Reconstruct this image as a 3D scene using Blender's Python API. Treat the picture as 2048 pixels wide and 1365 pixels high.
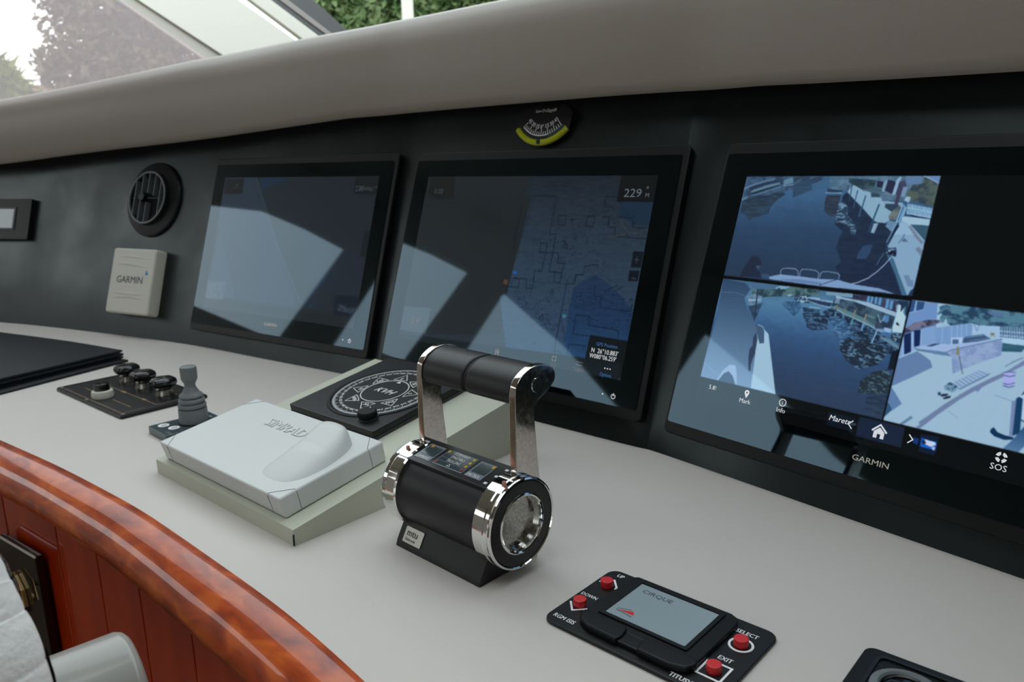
import bpy, bmesh, math, random
import numpy as np
from mathutils import Vector, Matrix, noise
random.seed(7); rng = np.random.default_rng(7)
for o in list(bpy.data.objects): bpy.data.objects.remove(o)
SC = bpy.context.scene
COL = SC.collection
K = 0.42        # everything is laid out in units of the camera's height over the console top, then scaled to metres at the end
pi = math.pi
def V(*a): return Vector(a)
def lin(c):
    return tuple(((x/255)/12.92 if x/255 <= .04045 else ((x/255+.055)/1.055)**2.4) for x in c)

# ---------------------------------------------------------------- camera, world, exposure
cam = bpy.data.cameras.new('camera'); co = bpy.data.objects.new('camera', cam); COL.objects.link(co)
pitch, roll, FPX = .2256, -.0194, 1541.4
f = V(0, math.cos(pitch), -math.sin(pitch)); r = V(1, 0, 0); u = r.cross(f)
r2 = r*math.cos(roll)+u*math.sin(roll); u2 = -r*math.sin(roll)+u*math.cos(roll)
M = Matrix((r2, u2, -f)).transposed().to_4x4(); M.translation = (0, 0, 1)
co.matrix_world = M
cam.sensor_width = 36; cam.lens = FPX/2048*36; cam.clip_start = .01; cam.clip_end = 500
cam.dof.use_dof = True; cam.dof.focus_distance = 2.0*K; cam.dof.aperture_fstop = 9
SC.camera = co
SC.view_settings.view_transform = 'Standard'; SC.view_settings.look = 'None'
SC.view_settings.exposure = 0; SC.view_settings.gamma = 1; SC.view_settings.use_curve_mapping = False
w = bpy.data.worlds.new('sky'); SC.world = w; w.use_nodes = True
nt = w.node_tree; nt.nodes.clear()
out = nt.nodes.new('ShaderNodeOutputWorld'); bg = nt.nodes.new('ShaderNodeBackground')
tc = nt.nodes.new('ShaderNodeTexCoord'); sep = nt.nodes.new('ShaderNodeSeparateXYZ'); cr = nt.nodes.new('ShaderNodeValToRGB')
nt.links.new(tc.outputs['Generated'], sep.inputs[0]); nt.links.new(sep.outputs['Z'], cr.inputs[0])
e = cr.color_ramp.elements
e[0].position = 0.0; e[0].color = (.30, .32, .31, 1); e[1].position = 1; e[1].color = (.80, .88, .95, 1)
x = e.new(.03); x.color = (.86, .88, .87, 1); x = e.new(.35); x.color = (.88, .93, .95, 1)
nt.links.new(cr.outputs[0], bg.inputs[0]); bg.inputs[1].default_value = SKY = 2.6
nt.links.new(bg.outputs[0], out.inputs[0])

# ---------------------------------------------------------------- materials
MATS = {}
def mat(name, c, rough=.5, metal=0, spec=.5, emit=0, bump=None, var=None, coat=0, trans=0, rv=None, stretch=None, alpha=None, gtint=(1, 1, 1)):
    """c sRGB; bump=(scale,strength,distance); var=(scale,amount) colour mottling; rv=(scale,lo,hi) roughness variation"""
    m = bpy.data.materials.new(name); m.use_nodes = True; n = m.node_tree; b = n.nodes['Principled BSDF']
    col = lin(c)
    b.inputs['Base Color'].default_value = (*col, 1); b.inputs['Roughness'].default_value = rough
    b.inputs['Metallic'].default_value = metal; b.inputs['Specular IOR Level'].default_value = spec
    if coat: b.inputs['Coat Weight'].default_value = coat; b.inputs['Coat Roughness'].default_value = .02
    if trans: b.inputs['Transmission Weight'].default_value = trans
    if alpha is not None: b.inputs['Alpha'].default_value = alpha
    if emit: b.inputs['Emission Color'].default_value = (*col, 1); b.inputs['Emission Strength'].default_value = emit
    t = n.nodes.new('ShaderNodeTexCoord'); src = t.outputs['Object']
    if stretch:
        mp = n.nodes.new('ShaderNodeMapping'); mp.inputs['Scale'].default_value = stretch; n.links.new(src, mp.inputs[0]); src = mp.outputs[0]
    if var:
        nz = n.nodes.new('ShaderNodeTexNoise'); nz.inputs['Scale'].default_value = var[0]; nz.inputs['Detail'].default_value = 6
        n.links.new(src, nz.inputs['Vector']); r_ = n.nodes.new('ShaderNodeValToRGB'); n.links.new(nz.outputs[0], r_.inputs[0])
        a = var[1]; r_.color_ramp.elements[0].position = .3; r_.color_ramp.elements[1].position = .7
        c2 = lin(var[2]) if len(var) > 2 else col
        r_.color_ramp.elements[0].color = (*[min(1, v*(1-a)) for v in c2], 1); r_.color_ramp.elements[1].color = (*[min(1, v*(1+a)) for v in col], 1)
        n.links.new(r_.outputs[0], b.inputs['Base Color'])
    if rv:
        nz = n.nodes.new('ShaderNodeTexNoise'); nz.inputs['Scale'].default_value = rv[0]; nz.inputs['Detail'].default_value = 5
        n.links.new(src, nz.inputs['Vector']); mr = n.nodes.new('ShaderNodeMapRange'); n.links.new(nz.outputs[0], mr.inputs[0])
        mr.inputs[1].default_value = .35; mr.inputs[2].default_value = .7; mr.inputs[3].default_value = rv[1]; mr.inputs[4].default_value = rv[2]
        n.links.new(mr.outputs[0], b.inputs['Roughness'])
    if bump:
        nz = n.nodes.new('ShaderNodeTexNoise'); nz.inputs['Scale'].default_value = bump[0]; nz.inputs['Detail'].default_value = 4
        n.links.new(src, nz.inputs['Vector']); bp = n.nodes.new('ShaderNodeBump'); bp.inputs['Strength'].default_value = bump[1]
        bp.inputs['Distance'].default_value = bump[2]; n.links.new(nz.outputs[0], bp.inputs['Height']); n.links.new(bp.outputs[0], b.inputs['Normal'])
    b.inputs['Specular Tint'].default_value = (*gtint, 1); MATS[name] = m; return m
mat('desk', (200, 193, 187), .5, spec=.35, bump=(900, .25, .0006), var=(3, .03))
mat('panel', (15, 16, 18), .34, spec=.45, gtint=(.84, 1, 1), bump=(9, .12, .004), rv=(6, .28, .42))
mat('hood', (136, 126, 117), .42, spec=.4, bump=(700, .22, .0006))
mat('satin_black', (15, 15, 17), .38, spec=.4)
mat('frame_black', (12, 13, 15), .42, spec=.28)
mat('gloss_black', (4, 5, 6), .03, spec=.5)
mat('coated_glass', (4, 5, 6), .03, spec=.5, gtint=(.46, .74, .94)).node_tree.nodes['Principled BSDF'].inputs['IOR'].default_value = 1.66
mat('matte_black', (26, 26, 28), .42, spec=.4, bump=(1500, .15, .0004))
mat('rubber', (14, 14, 15), .6, spec=.3)
mat('mat_black', (16, 20, 27), .5, spec=.35, bump=(300, .3, .001))
mat('chrome', (225, 225, 222), .06, metal=1, rv=(60, .03, .10))
mat('pitted_chrome', (176, 174, 168), .2, metal=1, var=(420, .10, (140, 138, 132)), bump=(300, .05, .0002), rv=(150, .14, .34))
mat('aged_chrome', (205, 198, 190), .1, metal=1, var=(420, .14), rv=(160, .06, .16), bump=(500, .04, .0002))
mat('steel', (150, 148, 140), .3, metal=1)
mat('white_plastic', (206, 208, 206), .45, spec=.4, bump=(1200, .06, .0003))
mat('cream_vinyl', (188, 190, 172), .48, spec=.4, bump=(900, .15, .0005))
mat('cover_white', (196, 194, 182), .45, spec=.4)
mat('grey_rubber', (108, 114, 116), .5, spec=.35)
mat('dark_grey', (50, 52, 55), .5)
mat('vent_grey', (74, 78, 82), .4)
mat('hole', (4, 4, 5), .7)
mat('lcd', (170, 178, 182), .25)
mat('print_white', (238, 238, 238), .5)
mat('print_grey', (120, 130, 140), .5)
mat('print_dark', (50, 56, 62), .5)
mat('print_blue', (40, 130, 200), .5)
mat('print_gold', (140, 110, 80), .5)
mat('gold', (206, 176, 120), .35, metal=.8)
mat('yellow', (205, 190, 40), .4); mat('orange', (215, 170, 40), .4); mat('redlamp', (150, 50, 60), .4); mat('green', (110, 150, 120), .5)
mat('red', (205, 40, 45), .38, spec=.5)
mat('pink', (190, 130, 115), .5)
mat('fluid', (158, 164, 30), .15, spec=.6)
mat('window_grey', (60, 74, 78), .2)
mat('pad_grey', (146, 160, 166), .22, spec=.5)
mat('logo_grey', (190, 192, 194), .5)
mat('seat', (225, 224, 222), .42, spec=.5, bump=(260, .5, .0015))
mat('grey_gloss', (150, 149, 143), .28, spec=.4, coat=.3)
mat('black_vinyl', (18, 19, 20), .18, spec=.5, bump=(30, .6, .01))
mat('ceiling', (168, 163, 155), .6)
mat('carpet', (120, 105, 88), .9, bump=(400, .6, .003))
mat('pillar', (236, 234, 224), .5); mat('beam_white', (205, 200, 188), .5); mat('beam_edge', (172, 165, 154), .5)  # beam edge is the same white with the bevel's shade put into its colour
mat('gasket', (22, 22, 23), .45); mat('gasket_rib', (130, 120, 116), .5)
mat('trunk', (84, 62, 54), .9, bump=(20, .6, .03))
mat('stucco', (226, 214, 204), .8); mat('tile', (128, 92, 86), .8, bump=(8, .7, .03)); mat('ground', (120, 128, 112), .9); mat('sill', (196, 178, 140), .5)
def emit_mat(name, c, k=1):
    m = bpy.data.materials.new(name); m.use_nodes = True; b = m.node_tree.nodes['Principled BSDF']
    b.inputs['Base Color'].default_value = (.002, .002, .002, 1); b.inputs['Roughness'].default_value = .03
    b.inputs['Emission Color'].default_value = (*lin(c), 1); b.inputs['Emission Strength'].default_value = k; MATS[name] = m
emit_mat('lit_white', (205, 210, 215)); emit_mat('lit_dim', (90, 100, 108)); emit_mat('lit_blue', (60, 100, 150)); emit_mat('lit_faint', (55, 66, 74)); emit_mat('glow_silver', (150, 150, 140), .9)  # last one: silver logo print given a glow of its own, no lamp
# screen picture: colours painted per vertex, shown as light, behind a mirror-smooth surface
m = bpy.data.materials.new('screen_picture'); m.use_nodes = True; n = m.node_tree; b = n.nodes['Principled BSDF']
at = n.nodes.new('ShaderNodeAttribute'); at.attribute_name = 'Col'
b.inputs['Base Color'].default_value = (.002, .002, .002, 1); b.inputs['Roughness'].default_value = .03; b.inputs['Specular Tint'].default_value = (.46, .74, .94, 1); b.inputs['IOR'].default_value = 1.66
n.links.new(at.outputs['Color'], b.inputs['Emission Color']); b.inputs['Emission Strength'].default_value = 1; MATS['picture'] = m
# varnished wood
def wood(name, dark, mid, light, scale, rough=.08, stretch=(1, 1, 1)):
    m = bpy.data.materials.new(name); m.use_nodes = True; n = m.node_tree; b = n.nodes['Principled BSDF']
    t = n.nodes.new('ShaderNodeTexCoord'); mp = n.nodes.new('ShaderNodeMapping'); mp.inputs['Scale'].default_value = stretch
    m0 = n.nodes.new('ShaderNodeMapping'); m0.inputs['Rotation'].default_value = (0, 0, .68); n.links.new(t.outputs['Object'], m0.inputs[0]); n.links.new(m0.outputs[0], mp.inputs[0])
    nz = n.nodes.new('ShaderNodeTexNoise'); nz.inputs['Scale'].default_value = scale; nz.inputs['Detail'].default_value = 8; nz.inputs['Distortion'].default_value = .6
    n.links.new(mp.outputs[0], nz.inputs['Vector'])
    r_ = n.nodes.new('ShaderNodeValToRGB'); n.links.new(nz.outputs[0], r_.inputs[0]); e = r_.color_ramp.elements
    e[0].position = .3; e[0].color = (*lin(dark), 1); e[1].position = .72; e[1].color = (*lin(light), 1); q = e.new(.5); q.color = (*lin(mid), 1)
    n.links.new(r_.outputs[0], b.inputs['Base Color']); b.inputs['Roughness'].default_value = .35
    b.inputs['Coat Weight'].default_value = .75; b.inputs['Coat Roughness'].default_value = .015; b.inputs['Coat IOR'].default_value = 1.42; b.inputs['Specular IOR Level'].default_value = .2
    if name == 'rim_wood':
        nb = n.nodes.new('ShaderNodeTexNoise'); nb.inputs['Scale'].default_value = 7; nb.inputs['Detail'].default_value = 2; n.links.new(mp.outputs[0], nb.inputs['Vector'])
        bp = n.nodes.new('ShaderNodeBump'); bp.inputs['Strength'].default_value = .35; bp.inputs['Distance'].default_value = .006; n.links.new(nb.outputs[0], bp.inputs['Height']); n.links.new(bp.outputs[0], b.inputs['Coat Normal'])
    MATS[name] = m
wood('rim_wood', (118, 36, 4), (168, 64, 10), (204, 98, 30), 46, stretch=(.4, 1, 1))
wood('cabinet_wood', (140, 30, 3), (168, 46, 6), (184, 62, 14), 9, stretch=(1, 1, .3))
# leaves
def leafmat(name, c1, c2):
    m = bpy.data.materials.new(name); m.use_nodes = True; n = m.node_tree; b = n.nodes['Principled BSDF']
    t = n.nodes.new('ShaderNodeTexCoord'); nz = n.nodes.new('ShaderNodeTexNoise'); nz.inputs['Scale'].default_value = 1.6; nz.inputs['Detail'].default_value = 5
    n.links.new(t.outputs['Object'], nz.inputs['Vector']); r_ = n.nodes.new('ShaderNodeValToRGB'); n.links.new(nz.outputs[0], r_.inputs[0])
    r_.color_ramp.elements[0].position = .38; r_.color_ramp.elements[1].position = .62
    r_.color_ramp.elements[0].color = (*lin(c1), 1); r_.color_ramp.elements[1].color = (*lin(c2), 1)
    n.links.new(r_.outputs[0], b.inputs['Base Color']); b.inputs['Roughness'].default_value = .7; MATS[name] = m
leafmat('leaf_brown', (92, 78, 74), (128, 120, 84)); leafmat('leaf_green', (70, 104, 52), (150, 166, 118)); leafmat('leaf_bright', (60, 100, 40), (140, 160, 70))
def glassmat(name, tint, haze, hazecol):
    m = bpy.data.materials.new(name); m.use_nodes = True; n = m.node_tree; n.nodes.clear()
    o = n.nodes.new('ShaderNodeOutputMaterial'); tr = n.nodes.new('ShaderNodeBsdfTransparent'); tr.inputs[0].default_value = (*tint, 1)
    tl = n.nodes.new('ShaderNodeBsdfTranslucent'); tl.inputs[0].default_value = (*hazecol, 1)
    gl = n.nodes.new('ShaderNodeBsdfGlossy'); gl.inputs['Roughness'].default_value = .02
    m1 = n.nodes.new('ShaderNodeMixShader'); m1.inputs[0].default_value = haze; n.links.new(tr.outputs[0], m1.inputs[1]); n.links.new(tl.outputs[0], m1.inputs[2])
    lw = n.nodes.new('ShaderNodeLayerWeight'); lw.inputs[0].default_value = .35; fr = n.nodes.new('ShaderNodeMath'); fr.operation = 'POWER'; fr.inputs[1].default_value = 3
    f2 = n.nodes.new('ShaderNodeMath'); f2.operation = 'MULTIPLY'; f2.inputs[1].default_value = .35; n.links.new(lw.outputs['Facing'], fr.inputs[0]); n.links.new(fr.outputs[0], f2.inputs[0]); fr = f2; m2 = n.nodes.new('ShaderNodeMixShader')
    n.links.new(fr.outputs[0], m2.inputs[0]); n.links.new(m1.outputs[0], m2.inputs[1]); n.links.new(gl.outputs[0], m2.inputs[2]); n.links.new(m2.outputs[0], o.inputs[0]); MATS[name] = m
glassmat('hazy_glass', (.92, .9, .9), .20, (.66, .60, .60)); glassmat('clear_glass', (.95, .97, .96), .0, (.8, .8, .8))

# ---------------------------------------------------------------- mesh helpers
def finish(bm, name, m, parent=None, M=None, smooth=35, **props):
    bmesh.ops.recalc_face_normals(bm, faces=bm.faces) if props.pop('recalc', True) else None
    me = bpy.data.meshes.new(name); bm.to_mesh(me); bm.free()
    if smooth:
        me.polygons.foreach_set('use_smooth', [True]*len(me.polygons)); me.set_sharp_from_angle(angle=math.radians(smooth))
    me.materials.append(MATS[m]); o = bpy.data.objects.new(name, me); COL.objects.link(o)
    if smooth and len(me.polygons) > 6: o.modifiers.new('weighted_normals', 'WEIGHTED_NORMAL').keep_sharp = True
    if M is not None: o.matrix_basis = M
    if parent is not None: o.parent = parent
    for k, v in props.items(): o[k] = v
    return o
def thing(name, label, cat, M, group=None):
    o = bpy.data.objects.new(name, None); COL.objects.link(o); o.matrix_basis = M; o.empty_display_size = .05
    o['label'] = label; o['category'] = cat
    if group: o['group'] = group
    return o
def tag(o, label, cat, group=None):
    o['label'] = label; o['category'] = cat
    if group: o['group'] = group
    return o
def fr(loc, yaw=0, X=None, Y=None, Z=None):
    if X is None: return Matrix.Translation(loc) @ Matrix.Rotation(yaw, 4, 'Z')
    M = Matrix((X, Y, Z)).transposed().to_4x4(); M.translation = loc; return M
def bev(bm, w, seg=2, ang=30, verts=None):
    ed = [e for e in bm.edges if e.is_manifold and e.calc_face_angle(0) > math.radians(ang)]
    if ed and w > 0: bmesh.ops.bevel(bm, geom=ed, offset=w, segments=seg, profile=.5, affect='EDGES', clamp_overlap=True)
    return bm
def prism(pts, z0, z1, b=0, seg=2, bm=None, axis='Z'):
    """polygon extruded; axis says which way: Z -> (x,y,z), X -> (h, x, y), Y -> (x, h, y)"""
    new = bm is None
    bm2 = bmesh.new()
    def P(a, c, h): return {'Z': (a, c, h), 'X': (h, a, c), 'Y': (a, h, c)}[axis]
    A = [bm2.verts.new(P(a, c, z0)) for a, c in pts]; B = [bm2.verts.new(P(a, c, z1)) for a, c in pts]
    bm2.faces.new(A); bm2.faces.new(B)
    for i in range(len(pts)): j = (i+1) % len(pts); bm2.faces.new((A[i], A[j], B[j], B[i]))
    bmesh.ops.recalc_face_normals(bm2, faces=bm2.faces)
    if b: bev(bm2, b, seg)
    if new: return bm2
    return merge(bm, bm2)
def merge(bm, other):
    me = bpy.data.meshes.new('tmp'); other.to_mesh(me); other.free(); bm.from_mesh(me); bpy.data.meshes.remove(me); return bm
def box(x0, x1, y0, y1, z0, z1, b=0, seg=2, bm=None):
    return prism([(x0, y0), (x1, y0), (x1, y1), (x0, y1)], z0, z1, b, seg, bm)
def rrect(x0, x1, y0, y1, r, n=5):
    o = []
    for cx, cy, a0 in ((x1-r, y1-r, 0), (x0+r, y1-r, 90), (x0+r, y0+r, 180), (x1-r, y0+r, 270)):
        for k in range(n+1):
            a = math.radians(a0+90*k/n); o.append((cx+r*math.cos(a), cy+r*math.sin(a)))
    return o
def circ(cx, cy, r, n=32, ry=None): return [(cx+r*math.cos(2*pi*k/n), cy+(ry or r)*math.sin(2*pi*k/n)) for k in range(n)]
def ringp(outer, inner, z0, z1, bm=None):
    """flat ring between two loops with the same count"""
    b2 = bmesh.new(); n = len(outer)
    vs = [[b2.verts.new((x, y, z)) for x, y in L] for L, z in ((outer, z0), (outer, z1), (inner, z1), (inner, z0))]
    for a in range(4):
        A, B = vs[a], vs[(a+1) % 4]
        for i in range(n): j = (i+1) % n; b2.faces.new((A[i], A[j], B[j], B[i]))
    bmesh.ops.recalc_face_normals(b2, faces=b2.faces)
    return b2 if bm is None else merge(bm, b2)
def lathe(prof, n=32, M=None, caps=False):
    """profile [(r,z)...] around Z"""
    bm = bmesh.new(); rings = []
    for r_, z in prof:
        if r_ < 1e-6: rings.append([bm.verts.new((0, 0, z))]*n)
        else:
            rings.append([bm.verts.new((r_*math.cos(2*pi*k/n), r_*math.sin(2*pi*k/n), z)) for k in range(n)])
    for A, B in zip(rings, rings[1:]):
        for i in range(n):
            j = (i+1) % n; q = []
            for v in (A[i], A[j], B[j], B[i]):
                if v not in q: q.append(v)
            if len(q) > 2:
                try: bm.faces.new(q)
                except ValueError: pass
    for R in (rings[0], rings[-1]):
        if caps and len(set(R)) > 2:
            try: bm.faces.new(R)
            except ValueError: pass
    if M is not None: bm.transform(M)
    return bm
def knob_lathe(prof, n, lobes, amp):
    bm = bmesh.new(); rings = []
    for r_, z, a_ in prof:
        if r_ < 1e-6: rings.append([bm.verts.new((0, 0, z))]*n)
        else: rings.append([bm.verts.new((r_*(1+amp*a_*math.cos(lobes*2*pi*k/n))*math.cos(2*pi*k/n), r_*(1+amp*a_*math.cos(lobes*2*pi*k/n))*math.sin(2*pi*k/n), z)) for k in range(n)])
    for A, B in zip(rings, rings[1:]):
        for i in range(n):
            j = (i+1) % n; q = []
            for v in (A[i], A[j], B[j], B[i]):
                if v not in q: q.append(v)
            if len(q) > 2: bm.faces.new(q)
    return bm
def tube(path, r_, n=8, bm=None, closed=False, flat=1.0):
    b2 = bmesh.new(); P = [Vector(p) for p in path]; rings = []; L = len(P); up = None
    for i, p in enumerate(P):
        d = ((P[(i+1) % L] if closed or i < L-1 else P[i]) - (P[i-1] if closed or i > 0 else P[i])).normalized()
        if up is None: up = V(0, 0, 1) if abs(d.z) < .9 else V(1, 0, 0)
        s = d.cross(up).normalized(); up2 = s.cross(d).normalized(); rr = r_[i] if isinstance(r_, (list, tuple)) else r_
        rings.append([b2.verts.new(p+s*rr*math.cos(2*pi*k/n)+up2*rr*flat*math.sin(2*pi*k/n)) for k in range(n)])
    for i in range(L if closed else L-1):
        A, B = rings[i], rings[(i+1) % L]
        for k in range(n): j = (k+1) % n; b2.faces.new((A[k], A[j], B[j], B[k]))
    if not closed: b2.faces.new(rings[0]); b2.faces.new(rings[-1])
    bmesh.ops.recalc_face_normals(b2, faces=b2.faces)
    return b2 if bm is None else merge(bm, b2)
def cyl(cx, cy, z0, z1, r_, n=24, b=0, bm=None): return prism(circ(cx, cy, r_, n), z0, z1, b, 2, bm)
def axcyl(x0, x1, cy, cz, r_, n=48, b=0, bm=None): return prism(circ(cy, cz, r_, n), x0, x1, b, 2, bm, axis='X')
TXT = {}
def text(s, size, x, y, z, parent, m, rot=0, align='LEFT', name='lettering', ext=.0004, sx=1, shear=0, M=None, bold=0, face=1):
    key = (s, align, bold, shear)
    if key not in TXT:
        cu = bpy.data.curves.new('t', 'FONT'); cu.body = s; cu.size = 1; cu.align_x = align; cu.resolution_u = 2; cu.offset = 0; cu.shear = shear
        o = bpy.data.objects.new('t', cu); COL.objects.link(o); dg = bpy.context.evaluated_depsgraph_get(); dg.update()
        me = bpy.data.meshes.new_from_object(o.evaluated_get(dg)); bpy.data.objects.remove(o); bpy.data.curves.remove(cu); TXT[key] = me
    me = TXT[key].copy(); me.name = name; me.materials.clear(); me.materials.append(MATS[m])
    me.transform(Matrix.Diagonal((size*sx, size, 1, 1)))
    if bold > 0:      # heavier strokes: a second, slightly shifted copy of the outline
        bb = bmesh.new(); bb.from_mesh(me); n0 = len(bb.verts); tmp = me.copy(); tmp.transform(Matrix.Translation((size*min(bold, .035), 0, .00004))); bb.from_mesh(tmp); bb.to_mesh(me); bb.free(); bpy.data.meshes.remove(tmp)
    o = bpy.data.objects.new(name, me); COL.objects.link(o)
    Mm = Matrix.Translation((x, y, z)) @ Matrix.Rotation(rot, 4, 'Z')
    o.matrix_basis = (M @ Mm) if M is not None else Mm
    if parent is not None: o.parent = parent
    return o
def flat(polys, z, name, m, parent, **kw):
    bm = bmesh.new()
    for i, P in enumerate(polys): bm.faces.new([bm.verts.new((x, y, z+(i % 3)*.00012)) for x, y in P])
    return finish(bm, name, m, parent, smooth=0, recalc=False, **kw) if True else None
def linep(pts, wd, closed=False):
    """thick polyline as quads"""
    o = []; P = [Vector(p) for p in pts]; seg = list(zip(P, P[1:]+([P[0]] if closed else [])))
    if not closed: seg = seg[:len(P)-1]
    for a, c in seg:
        d = c-a
        if d.length < 1e-9: continue
        d.normalize(); nn = Vector((-d.y, d.x))*wd/2; e2 = d*wd/2*.9
        o.append([tuple(a-nn-e2), tuple(c-nn+e2), tuple(c+nn+e2), tuple(a+nn-e2)])
    return o
def catmull(P, n):
    P = [Vector(p) for p in P]; Q = [2*P[0]-P[1]]+P+[2*P[-1]-P[-2]]; o = []
    for i in range(1, len(Q)-2):
        for k in range(n):
            t = k/n; a, b_, c, d = Q[i-1:i+3]
            o.append(.5*((2*b_)+(-a+c)*t+(2*a-5*b_+4*c-d)*t*t+(-a+3*b_-3*c+d)*t**3))
    o.append(P[-1]); return o
LEAN = .3136; TL = math.tan(LEAN)
WC = catmull([(-8.4, 5.75), (-6.2, 5.9), (-4.7, 5.62), (-3.5421, 5.2458), (-2.75, 4.88), (-1.9044, 4.4294), (-1.3309, 4.0346), (-.7575, 3.6398), (-.6388, 3.552), (-.1139, 3.0945), (.4109, 2.637), (.5213, 2.5374), (.9638, 1.9938), (1.4064, 1.4503), (1.62, 1.12), (1.95, .45), (2.1, -.3)], 12)
for _ in range(8):
    WC = [WC[0]]+[(WC[i-1]+WC[i]*2+WC[i+1])/4 for i in range(1, len(WC)-1)]+[WC[-1]]
def wallpt(uu, z, off=0):
    i = max(0, min(int(uu), len(WC)-2)); q = WC[i].lerp(WC[i+1], uu-i); t = (WC[min(i+2, len(WC)-1)]-WC[max(i-1, 0)]).normalized(); bk = Vector((-t.y, t.x))
    q = q+bk*(TL*z-off); return V(q.x, q.y, z), V(t.x, t.y, 0), V(bk.x, bk.y, 0)
def wallframe(uu, z):
    P, t, bk = wallpt(uu, z); U = V(0, 0, math.cos(LEAN))+bk*math.sin(LEAN); return fr(P, X=t, Y=U, Z=t.cross(U))
RIM = catmull([(-6.5, 4.5), (-4.5, 4.1), (-3, 3.48), (-2.35, 3.08), (-1.9735, 2.8073), (-1.653, 2.5768), (-1.4413, 2.4109), (-1.2341, 2.2441), (-1.0681, 2.1043), (-.7439, 1.7961), (-.547, 1.6097), (-.3059, 1.3452), (-.03, 1.0), (.25, .55), (.42, .1), (.5, -.4)], 8)
for _ in range(30):
    RIM = [RIM[0]]+[(RIM[i-1]+RIM[i]*2+RIM[i+1])/4 for i in range(1, len(RIM)-1)]+[RIM[-1]]
def sweep(curve, prof, name, m, parent=None, pf=None, smooth=40, **kw):
    """prof: (offset towards the viewer side, z) swept along a plan curve"""
    bm = bmesh.new(); rings = []
    for i, q in enumerate(curve):
        t = (curve[min(i+1, len(curve)-1)]-curve[max(i-1, 0)]).normalized(); nn = Vector((t.y, -t.x)); pr = pf(i) if pf else prof
        rings.append([bm.verts.new((q.x+nn.x*a, q.y+nn.y*a, z)) for a, z in pr])
    for A, B in zip(rings, rings[1:]):
        for k in range(len(A)-1): bm.faces.new((A[k], A[k+1], B[k+1], B[k]))
    return finish(bm, name, m, parent, smooth=smooth, **kw)
def interp(x, tab):
    if x <= tab[0][0]: return tab[0][1]
    for (a, b_), (c, d) in zip(tab, tab[1:]):
        if x <= c: return b_+(d-b_)*(x-a)/(c-a)
    return tab[-1][1]
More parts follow.
